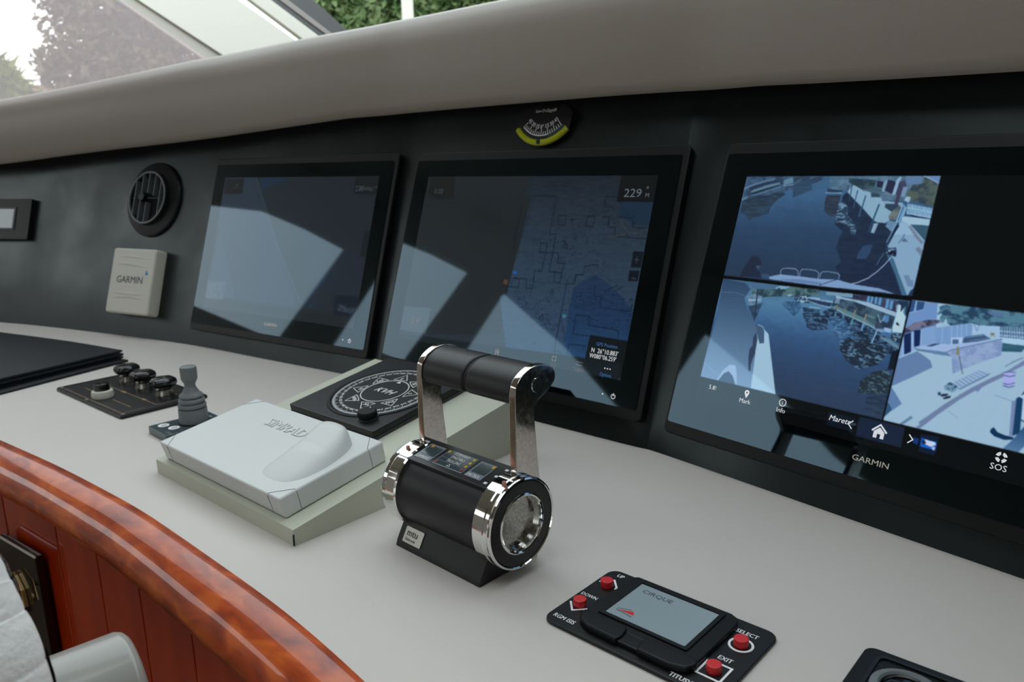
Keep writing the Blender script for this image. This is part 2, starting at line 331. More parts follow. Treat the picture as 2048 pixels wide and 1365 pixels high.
# picture contents of the three displays: (kind, colour, [mode/width], outline in thousandths of the display height)
PAINT = {
'UL':[
('W',((58,92,124),(58,94,130),(50,78,112),(42,66,96),(40,61,88),(38,57,82),(38,55,78)),[-1,3,801,2,805,441,-1,459]),
('N',((45,62,88),(62,88,115)),2,[-1,3,175,3,358,3,352,19,289,47,191,67,157,102,63,118,1,120,-2,55]),
('P',(95,125,160),[-1,55,48,36,95,23,143,11,145,14,96,28,49,41,2,61]),
('P',(36,52,74),[27,52,78,36,144,22,164,25,113,37,54,58,36,70]),
('P',(88,120,145),[36,70,54,60,114,41,165,29,172,38,118,54,43,76]),
('P',(32,46,62),[42,76,108,55,167,39,172,43,119,60,52,84]),
('P',(78,108,140),[48,85,120,63,174,45,179,50,121,68,85,82,47,91]),
('P',(88,118,145),[0,101,29,91,29,99,7,112]),
('P',(92,125,150),[182,22,221,6,229,30,191,40]),
('N',((38,55,70),(60,85,100)),2,[220,2,266,2,271,21,236,30]),
('L',(130,170,195),5,[187,43,208,42,231,37]),
('N',((36,50,66),(48,70,92)),1,[7,112,31,98,125,83,188,65,206,80,170,108,153,135,146,163,86,183,59,194,32,170,11,168]),
('N',((50,75,100),(42,66,92)),1,[231,41,271,21,307,23,321,58,286,74,242,94]),
('P',(95,130,155),[398,40,443,43,451,68,400,66]),
('P',(38,58,82),[384,53,447,59,451,66,388,69]),
('P',(105,145,175),[378,68,450,69,450,73,379,72]),
('N',((40,50,66),(52,66,84)),1,[388,79,445,78,451,131,440,165,416,163,392,142,386,110]),
('N',((88,118,142),(70,100,125)),2,[381,2,800,1,801,32,804,100,666,95,603,92,567,81,474,67,466,63,392,47]),
('N',((36,56,70),(56,80,90)),2,[461,10,572,18,572,47,529,57,500,53,487,39,465,26]),
('P',(66,90,110),[528,55,572,45,605,54,617,67,562,63]),
('P',(34,42,66),[575,20,602,24,600,49,579,45]),
('P',(118,150,178),[602,24,615,15,613,63,602,62]),
('P',(38,42,68),[616,16,643,22,648,33,643,71,613,58,615,36]),
('P',(132,166,195),[648,16,658,4,665,9,659,27,655,73,643,73]),
('P',(62,66,98),[661,24,685,18,689,46,689,81,656,73]),
('P',(90,120,158),[679,1,732,1,743,30,710,35,683,29]),
('P',(110,140,170),[678,44,695,42,691,83,676,77]),
('P',(98,128,178),[745,1,800,1,800,29]),
('L',(150,180,205),5,[741,2,768,13,798,29]),
('N',((44,62,78),(78,92,88)),2,[743,30,746,6,799,31,800,117,746,101,709,94,696,74,710,35]),
('P',(128,164,188),[468,64,487,38,499,42,525,55,561,66,567,84,601,85,641,100,691,103,692,116,665,141,649,155,657,170,644,181,603,179,591,168,545,127,510,99]),
('P',(60,58,84),[659,27,671,26,675,77,673,108,660,108,661,75]),
('P',(44,68,84),[565,66,596,70,601,83,567,83]),
('P',(44,64,84),[627,108,673,108,687,121,661,140,628,122]),
('L',(70,95,125),8,[529,58,577,65,634,80,663,90]),
('P',(80,105,140),[609,89,632,91,630,100,611,98]),
('N',((78,88,94),(105,115,115)),2,[684,110,659,135,649,155,653,166,678,169,683,143]),
('P',(142,176,200),[697,79,714,81,711,102,692,94]),
('N',((28,40,62),(34,50,74)),1,[453,86,467,66,597,173,617,183,646,182,676,218,665,265,680,280,476,295,479,256,487,221,450,195,445,165,460,118]),
('N',((40,60,84),(105,140,165)),3,[444,110,456,100,489,127,490,154,520,181,541,209,539,239,528,235,506,200,474,187,453,188,444,161]),
('L',(58,84,115),26,[538,128,539,159]),
('L',(55,80,110),20,[509,103,509,126]),
('L',(50,75,105),14,[484,79,484,99]),
('L',(36,74,104),26,[604,112,596,166,590,218]),
('L',(36,70,100),20,[545,80,542,125]),
('L',(36,66,95),16,[509,60,508,96]),
('L',(36,60,90),14,[481,34,485,76]),
('L',(36,60,90),12,[467,38,469,65]),
('P',(130,158,186),[601,183,618,183,611,222,597,220]),
('P',(104,148,184),[692,107,708,120,698,171,693,177,680,176,693,120]),
('L',(170,210,235),7,[690,120,682,176]),
('L',(40,70,110),6,[695,120,687,169]),
('L',(150,190,220),6,[706,122,701,166]),
('P',(52,84,120),[707,105,799,121,798,160,711,144]),
('P',(150,184,206),[724,154,799,160,800,183,735,182,699,173,705,153]),
('P',(34,48,78),[729,146,795,155,796,160,728,153]),
('P',(138,172,200),[694,173,735,182,797,237,799,272,701,279,675,268,694,190]),
('P',(110,128,150),[728,189,738,188,796,246,792,253,779,246]),
('P',(52,84,104),[737,182,800,184,799,234]),
('P',(98,130,165),[646,193,654,170,689,178,673,213]),
('P',(24,42,68),[687,186,698,189,669,260,665,256]),
('L',(160,196,222),9,[699,191,674,267]),
('L',(140,180,210),5,[683,184,665,255]),
('N',((34,48,72),(28,40,62)),1,[483,235,591,229,663,225,665,276,686,316,518,353,479,287]),
('N',((28,38,62),(33,46,72)),1,[514,336,686,314,764,443,739,442,624,423,571,421,541,415,519,405,517,388,491,364]),
('L',(142,186,214),4,[709,106,713,142]),
('L',(142,186,214),4,[713,106,717,143]),
('L',(142,186,214),4,[717,107,721,143]),
('L',(142,186,214),4,[721,108,725,144]),
('L',(142,186,214),4,[725,108,729,145]),
('L',(142,186,214),4,[728,109,733,145]),
('L',(142,186,214),4,[732,110,737,146]),
('L',(142,186,214),4,[736,110,741,147]),
('L',(142,186,214),4,[740,111,744,148]),
('L',(142,186,214),4,[744,112,748,148]),
('L',(142,186,214),4,[748,112,752,149]),
('L',(142,186,214),4,[751,113,756,150]),
('L',(142,186,214),4,[755,114,760,150]),
('L',(142,186,214),4,[759,114,763,151]),
('L',(142,186,214),4,[763,115,767,152]),
('L',(142,186,214),4,[767,116,771,152]),
('L',(142,186,214),4,[770,116,775,153]),
('L',(142,186,214),4,[774,117,779,154]),
('L',(142,186,214),4,[778,118,782,154]),
('L',(142,186,214),4,[782,118,786,155]),
('L',(142,186,214),4,[785,119,790,156]),
('L',(142,186,214),4,[789,120,794,156]),
('L',(142,186,214),4,[793,120,797,157]),
('L',(142,186,214),4,[797,121,801,158]),
('P',(44,68,100),[580,272,616,265,613,297,604,321,566,324,569,300]),
('P',(126,160,190),[673,268,688,223,770,219,798,237,798,297,799,409,783,441,779,439,704,313,694,305,677,274]),
('P',(78,104,134),[717,246,724,232,743,247]),
('L',(60,85,120),6,[709,253,721,228,723,219]),
('P',(106,124,146),[753,220,767,219,796,245,789,252]),
('P',(106,124,146),[772,271,782,261,797,275,795,293]),
('P',(100,128,164),[753,369,772,367,780,383,790,384,797,409,775,407]),
('P',(60,100,130),[674,296,694,305,704,315,782,441,764,443,723,368,686,314]),
('N',((18,28,48),(90,120,150)),4,[666,282,677,274,702,270,711,281,710,304,700,303,688,297,673,294]),
('P',(170,195,220),[679,283,683,281,686,285,683,289,679,287]),
('L',(80,110,140),8,[665,295,655,316,648,340]),
('L',(165,188,222),14,[693,309,678,335,655,366,629,392,591,414,567,422]),
('P',(28,50,80),[787,426,797,414,798,439,791,440]),
('P',(118,150,190),[219,428,268,413,350,413,439,415,513,410,537,415,589,422,677,426,739,440,680,439,445,443,222,438]),
('P',(96,124,165),[263,433,353,425,451,428,454,440,305,438]),
('P',(52,74,105),[180,420,217,418,222,437,190,438]),
('L',(132,158,198),9,[272,420,265,400,271,389,292,385,328,385,339,391,348,415]),
('L',(132,158,198),9,[354,417,351,394,358,384,382,382,416,384,430,391,433,414]),
('L',(132,158,198),9,[439,411,438,394,446,385,469,383,507,386,517,393,516,406]),
('L',(34,50,80),8,[445,441,479,423,513,409]),
('P',(33,42,62),[80,439,90,401,104,371,117,348,142,346,167,365,172,384,151,391,174,418,179,436]),
('P',(60,78,104),[145,389,168,385,160,405]),
('L',(150,192,218),5,[711,120,799,135]),
('L',(150,192,218),5,[713,142,799,154]),
],
'LL':[
('W',((66,104,136),(78,122,156),(66,106,146),(52,84,124),(46,72,108),(44,66,98),(44,62,90),(42,58,84)),[-2,458,801,459,810,905,-1,910]),
('G',((44,68,98),(108,142,176)),[1,457,113,466,147,488,127,530,143,558,175,594,208,633,249,706,363,899,-3,900,12,641]),
('L',(70,96,130),8,[15,630,71,592,120,581]),
('L',(66,90,124),7,[5,570,79,536,131,534]),
('L',(80,106,138),6,[-15,521,72,511,127,520]),
('P',(70,102,138),[144,462,264,459,248,477,154,491]),
('P',(118,162,188),[257,475,276,459,325,458,305,470,285,475]),
('N',((38,62,74),(80,112,120)),2,[151,487,215,482,248,477,267,477,276,467,285,475,305,470,325,458,381,458,448,455,455,480,359,496,256,508,212,517,159,510]),
('P',(140,178,200),[322,492,342,489,336,496,321,498]),
('N',((104,136,164),(80,108,134)),2,[140,513,173,507,209,513,210,535,193,547,172,557,146,553]),
('P',(132,164,192),[145,531,179,529,207,524,204,531,181,536,150,542]),
('N',((34,52,74),(56,84,112)),1,[153,563,194,549,220,537,211,569,201,613,198,622,174,586]),
('L',(34,54,74),26,[181,486,189,550,198,613]),
('N',((46,80,112),(66,106,144)),3,[318,521,377,514,391,533,387,554,368,576,342,556,302,534]),
('N',((42,64,90),(140,175,200)),4,[353,490,419,487,420,515,387,517,349,509]),
('L',(140,175,200),12,[367,510,403,510]),
('P',(36,50,78),[412,494,464,492,470,517,440,511,415,506]),
('L',(150,186,212),18,[412,493,460,492]),
('L',(150,186,212),10,[411,506,466,516]),
('L',(130,168,196),16,[425,530,469,530]),
('N',((34,54,78),(58,92,126)),3,[396,535,470,535,490,616,456,618,432,610,423,582]),
('P',(120,158,190),[413,493,517,495,517,503,415,500]),
('N',((34,48,74),(44,60,88)),1,[414,498,515,503,505,518,417,511]),
('L',(140,178,205),8,[416,507,463,516,510,521]),
('N',((36,54,72),(64,90,110)),2,[521,473,637,457,744,463,757,506,755,567,700,575,568,522,535,514,513,514]),
('P',(110,146,172),[478,462,583,457,589,473,521,473,481,475]),
('N',((42,44,66),(60,66,92)),2,[586,458,637,458,756,466,761,506,636,480,587,474]),
('P',(100,134,160),[523,481,541,481,541,502,521,503]),
('P',(142,172,198),[521,472,557,476,654,483,744,503,764,508,761,523,706,511,595,486,523,482]),
('P',(86,142,192),[642,459,652,459,653,482,643,482]),
('P',(86,142,192),[655,459,666,460,666,483,656,483]),
('P',(86,142,192),[671,459,681,459,682,486,672,484]),
('P',(86,142,192),[685,459,697,459,697,488,686,487]),
('P',(86,142,192),[713,462,724,463,727,497,715,495]),
('P',(86,142,192),[728,464,740,466,741,498,730,498]),
('P',(168,200,216),[757,470,784,467,782,503,795,519,797,561,795,577,760,579,758,561,760,510]),
('P',(30,50,76),[755,463,792,461,800,513,791,510,786,478,773,504,769,478,758,476]),
('P',(120,155,180),[752,483,760,474,761,498,757,504]),
('P',(24,36,52),[766,542,773,542,781,553,769,551]),
('P',(72,122,172),[716,520,738,523,737,548,720,546]),
('N',((28,42,62),(70,104,138)),3,[512,521,571,535,647,562,701,579,759,609,804,640,806,653,741,664,676,651,600,600,552,586,523,575,483,542]),
('P',(84,122,132),[511,517,571,535,646,558,698,575,695,566,651,545,605,530,568,522,530,510]),
('P',(94,124,126),[656,528,688,534,688,540,657,534]),
('L',(148,186,202),13,[536,526,572,538,646,559,697,575]),
('L',(112,110,102),24,[535,508,535,524]),
('L',(118,116,108),24,[570,517,570,535]),
('L',(122,124,112),26,[609,519,608,544]),
('L',(122,124,112),28,[652,528,652,557]),
('L',(60,66,80),30,[705,546,703,571]),
('L',(76,126,156),26,[535,534,537,550]),
('L',(76,126,156),28,[569,541,568,561]),
('L',(82,140,160),32,[607,553,606,573]),
('L',(96,140,180),34,[651,566,649,589]),
('L',(132,178,216),20,[706,582,694,645]),
('L',(140,180,210),12,[696,524,711,551,723,531]),
('P',(142,172,212),[729,566,755,568,757,583,730,581]),
('P',(120,150,182),[702,576,730,576,727,586,704,582]),
('P',(96,130,150),[720,599,756,607,799,627,799,639,760,623,721,603]),
('N',((30,44,62),(110,140,160)),4,[760,587,791,578,798,617,760,605]),
('L',(60,84,110),10,[768,622,760,660]),
('N',((30,42,58),(86,122,150)),5,[568,618,635,626,712,631,762,658,738,705,670,735,618,709,587,678]),
('N',((34,46,56),(74,104,124)),5,[688,776,727,733,775,716,799,745,794,798,771,811,690,819]),
('P',(18,28,40),[776,647,800,639,800,711,775,716]),
('N',((32,46,66),(46,66,92)),1,[723,830,801,792,800,899,729,894]),
('N',((46,78,112),(80,120,160)),3,[514,553,582,558,618,611,581,652,550,621]),
('N',((30,46,70),(70,104,136)),3,[402,559,510,554,518,608,456,617,418,585]),
('P',(152,186,210),[253,647,277,663,369,897,254,895,242,785,237,747,223,671,246,706,266,703]),
('P',(62,86,114),[207,631,242,638,257,665,263,703,247,708,230,674]),
('L',(150,186,205),5,[219,632,245,638,258,656]),
('P',(48,64,90),[219,665,232,689,237,756,231,777,229,802,234,828,225,827,210,771,207,737,217,721,211,687]),
('P',(138,168,202),[86,893,104,850,131,819,160,817,173,847,187,898,169,897]),
('P',(54,80,112),[93,896,113,860,133,847,158,864,180,897]),
('L',(120,150,180),5,[-10,830,73,866]),
],
'LR':[
('P',(150,182,206),[722,444,1195,436,1318,948,795,1096]),
('P',(104,140,190),[803,458,892,455,903,539,913,595,872,611,801,668,795,588,801,536]),
('P',(44,74,120),[797,456,816,456,816,494,801,501]),
('P',(44,74,120),[821,457,847,457,847,483,825,493]),
('L',(135,170,212),12,[819,456,821,493]),
('L',(135,170,212),8,[801,503,820,495,848,484]),
('P',(150,186,215),[890,457,916,457,906,497,927,529,903,537]),
('N',((36,64,92),(80,124,146)),2,[897,467,912,459,987,450,1075,451,1163,449,1174,503,1100,509,1037,515,1013,509,947,527,937,522,928,502,921,525,908,507,913,489,896,496,902,480]),
('P',(84,110,152),[1045,464,1109,463,1088,475,1069,475]),
('P',(120,155,200),[799,580,899,530,913,595,872,611,801,668]),
('N',((56,54,76),(110,112,135)),2,[798,562,828,535,872,518,909,513,917,517,909,524,868,542,797,580]),
('L',(60,80,115),10,[801,580,869,544,899,531]),
('P',(20,38,80),[803,582,825,571,840,639,820,652]),
('P',(20,38,84),[834,562,855,556,864,611,847,620]),
('L',(150,185,220),12,[800,585,816,656]),
('L',(150,185,220),14,[830,570,845,633]),
('L',(140,178,215),12,[857,556,868,612]),
('P',(114,150,196),[901,542,947,528,1013,508,1020,551,996,562,963,591,913,595]),
('L',(136,172,212),7,[923,534,933,586]),
('L',(136,172,212),7,[951,526,961,576]),
('L',(136,172,212),7,[981,517,990,564]),
('L',(136,172,212),7,[996,513,1005,559]),
('L',(136,172,212),7,[969,521,978,569]),
('P',(152,184,216),[1015,511,1034,513,1097,507,1105,547,1061,547,1022,551]),
('L',(110,145,185),14,[1018,511,1032,533,1035,514]),
('P',(52,80,116),[1097,508,1173,501,1181,538,1104,542]),
('L',(158,192,220),8,[1100,523,1177,518]),
('L',(158,192,220),8,[1103,536,1180,532]),
('P',(160,195,222),[1108,545,1181,539,1185,559,1115,561]),
('N',((40,80,104),(56,98,116)),1,[1114,560,1185,559,1173,581,1118,588]),
('P',(166,192,226),[958,568,993,561,995,583,963,592]),
('P',(68,98,140),[964,573,983,570,986,587,967,590]),
('P',(58,84,120),[997,579,997,564,1005,556,1055,540,1061,545,1079,552,1017,578]),
('L',(110,145,185),10,[1006,559,1058,543]),
('L',(96,130,165),6,[1017,570,1072,551]),
('N',((110,120,100),(150,175,190)),2,[1073,533,1085,531,1090,543,1076,545]),
('P',(150,176,216),[849,622,883,608,963,590,993,582,1110,547,1111,550,970,610,956,619]),
('P',(46,68,108),[883,610,909,597,931,593,904,608]),
('P',(90,124,162),[849,624,956,619,974,631,940,632,859,631]),
('N',((118,142,186),(140,162,200)),2,[956,620,970,610,1111,550,1120,601,1047,647,989,689,974,631]),
('L',(80,105,150),5,[956,619,969,609,1111,548]),
('P',(94,124,166),[860,633,881,642,910,657,922,679,861,728,802,772,802,671]),
('P',(118,126,104),[983,593,990,596,997,622,986,624]),
('L',(74,86,112),6,[996,625,1020,683]),
('P',(122,152,188),[997,717,1069,659,1103,665,1091,679,1022,737,1015,736]),
('L',(165,192,218),7,[999,716,1025,731]),
('L',(165,192,218),7,[1008,709,1034,723]),
('L',(165,192,218),7,[1017,702,1044,715]),
('L',(165,192,218),7,[1026,695,1053,707]),
('L',(165,192,218),7,[1035,688,1062,699]),
('L',(165,192,218),7,[1043,681,1072,691]),
('L',(165,192,218),7,[1052,674,1081,683]),
('L',(165,192,218),7,[1061,667,1090,676]),
('L',(165,192,218),7,[1069,660,1099,668]),
('L',(70,95,130),6,[1022,736,1099,668]),
('P',(108,124,166),[1062,728,1092,697,1139,656,1193,598,1197,614,1147,659,1087,715,1078,733]),
('L',(84,104,140),7,[1138,635,1159,615,1181,598]),
('P',(106,124,160),[919,875,949,841,986,796,1023,757,1062,718,1108,678,1144,650,1144,666,1085,715,1027,773,972,838,943,877,928,895,914,896,925,882]),
('P',(162,166,226),[1138,654,1171,648,1176,692,1164,699,1145,696]),
('L',(156,192,220),11,[1102,507,1110,544]),
('L',(156,192,220),11,[1110,507,1117,543]),
('L',(156,192,220),11,[1117,506,1124,543]),
('L',(156,192,220),11,[1124,505,1131,542]),
('L',(156,192,220),11,[1131,505,1138,542]),
('L',(156,192,220),11,[1138,504,1146,541]),
('L',(156,192,220),11,[1145,503,1153,541]),
('L',(156,192,220),11,[1152,503,1160,541]),
('L',(156,192,220),11,[1159,502,1167,540]),
('L',(156,192,220),11,[1166,501,1174,540]),
('L',(156,192,220),11,[1173,501,1181,539]),
('L',(56,82,122),9,[1138,655,1154,649,1171,649]),
('L',(56,82,122),9,[1140,663,1157,665,1172,658]),
('L',(66,88,128),9,[1143,690,1160,691,1175,682]),
('L',(56,82,122),9,[1145,697,1162,700,1176,692]),
('P',(90,124,156),[858,897,891,859,898,865,870,897]),
('P',(88,122,165),[803,774,851,825,823,857,801,823]),
('P',(44,80,114),[801,826,823,854,800,888]),
('P',(24,38,62),[969,770,974,762,992,758,989,765,972,773]),
('P',(24,38,62),[977,777,987,768,1002,763,999,771,983,779]),
('N',((40,60,90),(120,150,180)),4,[958,760,965,754,971,768,960,770]),
('N',((44,76,104),(110,145,172)),4,[971,736,988,718,1012,725,1013,742,1002,750,978,747]),
('L',(120,150,178),4,[1128,732,1182,742]),
('L',(130,158,182),3,[1004,816,1037,831]),
('P',(168,196,224),[1189,727,1214,701,1233,793,1215,790]),
('P',(20,58,94),[1190,729,1197,723,1208,727,1222,836,1204,850]),
('P',(110,130,170),[1180,742,1191,734,1204,850,1195,853]),
('P',(14,48,82),[1147,835,1140,845,1140,854,1155,864,1185,868,1209,860,1207,853,1182,853,1161,849]),
('G',((24,62,106),(84,120,160)),[1206,863,1242,786,1255,851,1229,899,1185,898]),
('L',(20,44,70),12,[1213,793,1235,801]),
('P',(22,36,56),[1200,720,1212,692,1215,707,1207,712]),
],
'BAR':[
('P',(24,34,56),[716,904,880,903,882,977,718,977]),
('P',(14,22,34),[598,912,705,913,701,965,600,964]),
('P',(12,26,50),[936,914,994,906,994,973,940,973]),
('P',(24,88,190),[941,926,991,927,993,956,943,955]),
('P',(190,205,225),[951,928,985,929,992,936,976,948,951,943]),
('P',(14,30,60),[944,936,952,930,959,940,951,947]),
('P',(160,185,225),[980,946,991,946,989,958,981,955]),
('P',(20,50,110),[913,929,935,931,933,954,916,949]),
],
'CH':[
('P',(30,35,38),[-6,-6,832,-4,806,652,799,879,-8,978]),
('W',((27,33,42),(36,47,60),(42,57,73),(44,62,84),(44,68,94)),[801,-4,1606,-2,1614,925,867,964,747,669]),
('W',((30,46,70),(28,50,80),(32,62,98)),[1228,580,1298,529,1346,504,1462,560,1595,654,1614,925,1237,925,1226,692]),
('P',(26,42,60),[1409,130,1596,127,1597,250,1509,243,1424,202]),
('P',(30,34,38),[752,112,838,116,793,665,747,669]),
('L',(10,18,32),7,[846,110,1010,111,1012,313,1054,313,1056,413,1053,512,1136,512,1145,464,1098,461,1094,411,966,412,965,364,1008,364,1006,513,958,515,960,569]),
('L',(10,18,32),8,[1049,212,1098,212,1100,265,1055,262,1049,212]),
('L',(10,18,32),8,[1233,211,1277,210,1277,264,1232,262,1233,211]),
('L',(10,18,32),8,[1326,212,1366,213,1367,261,1412,261,1415,307,1604,312]),
('L',(10,18,32),7,[1410,210,1501,213,1508,258,1593,260]),
('L',(10,18,32),6,[1323,109,1399,112]),
('L',(10,18,32),6,[1323,109,1324,160,1371,159]),
('L',(60,66,60),6,[1432,225,1462,259,1495,282,1536,286,1594,266]),
('L',(72,70,50),6,[1381,314,1430,304,1474,294]),
('L',(10,18,32),8,[1355,456,1317,458,1273,469,1273,512,1229,513,1224,548]),
('L',(10,18,32),5,[787,167,778,329,786,416]),
('L',(18,26,38),7,[845,201,818,388,824,457]),
('L',(10,18,32),8,[1129,235,1158,232,1130,231,1146,247]),
('L',(10,18,32),7,[1114,373,1121,360,1137,363,1141,379,1127,384,1114,373]),
('L',(10,18,32),8,[1274,509,1230,516,1230,560,1180,567,1181,915,1223,914,1227,932]),
('L',(10,18,32),9,[1092,505,1097,561,1137,562,1136,502]),
('L',(10,18,32),8,[962,554,964,611,919,610,914,562,806,566,863,566,869,612,794,614,795,652]),
('L',(10,18,32),8,[1356,564,1362,613,1404,613,1408,666,1587,665,1586,628]),
('L',(10,18,32),8,[1275,716,1359,714,1362,760,1538,764,1542,803]),
('L',(10,18,32),7,[1275,716,1277,816,1371,812]),
('L',(10,18,32),7,[1261,869,1368,863,1352,880]),
('L',(10,18,32),7,[1261,869,1267,928]),
('L',(10,18,32),8,[1052,749,1065,748,1073,759,1065,771,1051,768,1045,756,1052,749]),
('L',(10,18,32),8,[1089,630,1099,603,1108,619,1106,637]),
('L',(10,18,32),7,[1029,884,1047,899,1051,882]),
('L',(44,66,80),6,[751,817,919,820,912,930]),
('L',(44,66,80),6,[822,867,868,866,862,910,775,913]),
('L',(24,40,60),16,[1190,751,1229,830,1232,863]),
('L',(10,18,32),6,[1419,583,1449,565,1488,547]),
('L',(10,18,32),6,[1479,574,1521,548]),
('L',(30,46,66),5,[960,572,1180,567]),
('L',(34,52,74),4,[1497,570,1595,572]),
('P',(50,110,130),[1187,726,1210,721,1218,735,1199,743]),
('P',(30,80,150),[808,528,836,526,840,541,811,541]),
('P',(80,56,44),[756,579,785,577,786,604,756,602]),
('L',(24,30,33),3,[392,171,659,168]),
('L',(24,30,33),3,[395,184,638,181]),
('L',(24,30,33),3,[399,197,617,194]),
('L',(24,30,33),3,[402,209,668,205]),
('L',(24,30,33),3,[405,222,647,218]),
('L',(24,30,33),3,[409,235,626,231]),
('L',(24,30,33),3,[412,248,677,242]),
('L',(24,30,33),3,[415,260,656,255]),
('L',(24,30,33),3,[418,273,635,268]),
('L',(24,30,33),3,[422,286,686,278]),
('L',(24,30,33),3,[425,298,665,291]),
('L',(24,30,33),3,[428,311,645,305]),
('L',(24,30,33),3,[432,324,695,315]),
('L',(27,33,37),3,[432,27,795,29]),
('L',(27,33,37),3,[435,41,798,42]),
('L',(27,33,37),3,[439,54,801,54]),
('L',(27,33,37),3,[442,67,805,67]),
('L',(27,33,37),3,[445,81,808,80]),
('L',(27,33,37),3,[449,94,811,92]),
('L',(27,33,37),3,[452,107,814,105]),
('L',(27,33,37),3,[456,120,817,117]),
('L',(27,33,37),3,[459,134,820,130]),
('L',(27,33,37),3,[462,147,823,143]),
('S',(12,20,36),190,[1242,570,1585,588,1601,752,1194,767]),
('S',(14,22,36),170,[774,555,1220,538,1205,858,929,745]),
('S',(14,22,34),150,[1250,133,1570,146,1590,309,1053,376]),
('S',(16,24,36),130,[890,299,1240,309,1522,522,885,573]),
('S',(44,62,74),60,[722,749,929,745,1168,879,729,918]),
('S',(26,32,38),60,[662,457,818,448,788,642,672,628]),
('P',(14,18,22),[1380,805,1603,807,1604,987,1367,995,1377,929]),
('P',(20,26,31),[-38,975,1238,927,1582,919,1585,1019,-35,1054]),
('P',(17,18,20),[1389,-11,1617,-10,1607,132,1392,134]),
('P',(16,20,28),[1539,375,1597,374,1595,453,1540,453]),
('P',(16,20,28),[1536,469,1593,467,1593,518,1540,522]),
('P',(27,27,28),[22,3,236,3,251,135,28,138]),
('P',(52,64,70),[1,805,234,794,231,949,4,950]),
('L',(60,80,96),5,[1554,415,1578,414]),
('L',(60,80,96),5,[1565,399,1568,430]),
('L',(60,80,96),5,[1555,506,1580,507]),
],
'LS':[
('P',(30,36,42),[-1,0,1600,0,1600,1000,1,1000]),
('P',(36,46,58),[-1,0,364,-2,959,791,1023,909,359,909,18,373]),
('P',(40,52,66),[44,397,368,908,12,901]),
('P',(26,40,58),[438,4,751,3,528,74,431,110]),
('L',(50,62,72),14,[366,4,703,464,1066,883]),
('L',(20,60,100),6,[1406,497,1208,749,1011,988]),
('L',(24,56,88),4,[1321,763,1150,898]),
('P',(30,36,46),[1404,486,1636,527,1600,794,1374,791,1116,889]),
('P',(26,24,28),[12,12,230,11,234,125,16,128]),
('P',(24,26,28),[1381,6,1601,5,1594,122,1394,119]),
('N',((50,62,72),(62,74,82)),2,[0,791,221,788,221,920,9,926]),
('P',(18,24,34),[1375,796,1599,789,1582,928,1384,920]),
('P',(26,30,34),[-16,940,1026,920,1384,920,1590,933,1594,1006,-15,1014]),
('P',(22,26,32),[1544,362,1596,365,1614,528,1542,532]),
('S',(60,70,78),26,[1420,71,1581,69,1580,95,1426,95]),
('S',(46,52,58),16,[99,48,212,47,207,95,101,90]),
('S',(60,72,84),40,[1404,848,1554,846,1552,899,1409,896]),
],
}
# ================================================================ the setting
def st(o, kind='structure'): o['kind'] = kind; return o
XL, XR, YB, ZC, ZF = -10.4, 6.5, -6.0, 4.9, -2.4
def sidewall(name, x0, x1, y1, sh=0):
    bm = box(x0, x1, YB, y1, ZF, 1.85)
    pts = [(YB, ZC), (y1, ZC), (y1, 1.85), (6.8, 1.85), (6.6, 2.2), (6.2, 2.9), (5.27, 3.56), (4.45, 3.88), (3.69, 3.92), (2.93, 3.89), (3.35, 1.85), (2.5, 1.85), (2.16, 3.82), (.7, 3.36), (-.64, 2.72), (-2.2, 2.25), (-2.6, 1.85), (YB, 1.85)]
    bm = prism(pts, x0, x1, bm=bm, axis='X'); return st(finish(bm, name, 'ceiling', smooth=0))
sidewall('wall_left', XL-.2, XL, 10.6)
# right side: solid up to the sill, one window
bm = box(XR, XR+.2, YB, 3.2, ZF, 1.85)
bm = prism([(YB, ZC), (3.2, ZC), (3.2, 1.85), (1.6, 1.85), (1.2, 3.6), (-2.0, 3.6), (-2.3, 1.85), (YB, 1.85)], XR, XR+.2, bm=bm, axis='X')
st(finish(bm, 'wall_right', 'ceiling', smooth=0))
bm = prism([(XL, ZF), (-5.2, ZF), (-5.2, 2.2), (-1.6, 2.2), (-1.6, ZF), (XR, ZF), (XR, ZC), (XL, ZC)], YB-.2, YB, axis='Y')
st(finish(bm, 'wall_back', 'ceiling', smooth=0))
st(finish(box(XL, XR, YB, 10.6, ZF-.1, ZF), 'floor', 'carpet', smooth=0))
WYAW = -.45; WX = V(math.cos(WYAW), math.sin(WYAW), 0); WB = V(-WX.y, WX.x, 0); WUP = -WB*.6+V(0, 0, .8); WN = WX.cross(WUP)
WF = fr(V(-2.2, 6.3, 1.4), X=WX, Y=WUP, Z=WN)
def atz(z, x):  # windscreen line at height z
    q = V(-2.2, 6.3, 1.4)+WUP*((z-1.4)/.8); s = (x-q.x)/WX.x; return q.y+WX.y*s
HX0, HX1, HY0, HY1 = -3.6, .4, -1.4, 1.7     # open roof hatch above the helm
bm = prism([(XL, YB), (XR, YB), (XR, HY0), (XL, HY0)], ZC, ZC+.15)
bm = prism([(XL, HY0), (HX0, HY0), (HX0, HY1), (XL, HY1)], ZC, ZC+.15, bm=bm)
bm = prism([(HX1, HY0), (XR, HY0), (XR, atz(ZC, XR)), (2.0, HY1), (HX1, HY1)], ZC, ZC+.15, bm=bm)
bm = prism([(XL, HY1), (1.2, HY1), (XL, atz(ZC, XL))], ZC, ZC+.15, bm=bm)
st(finish(bm, 'ceiling', 'ceiling', smooth=0))
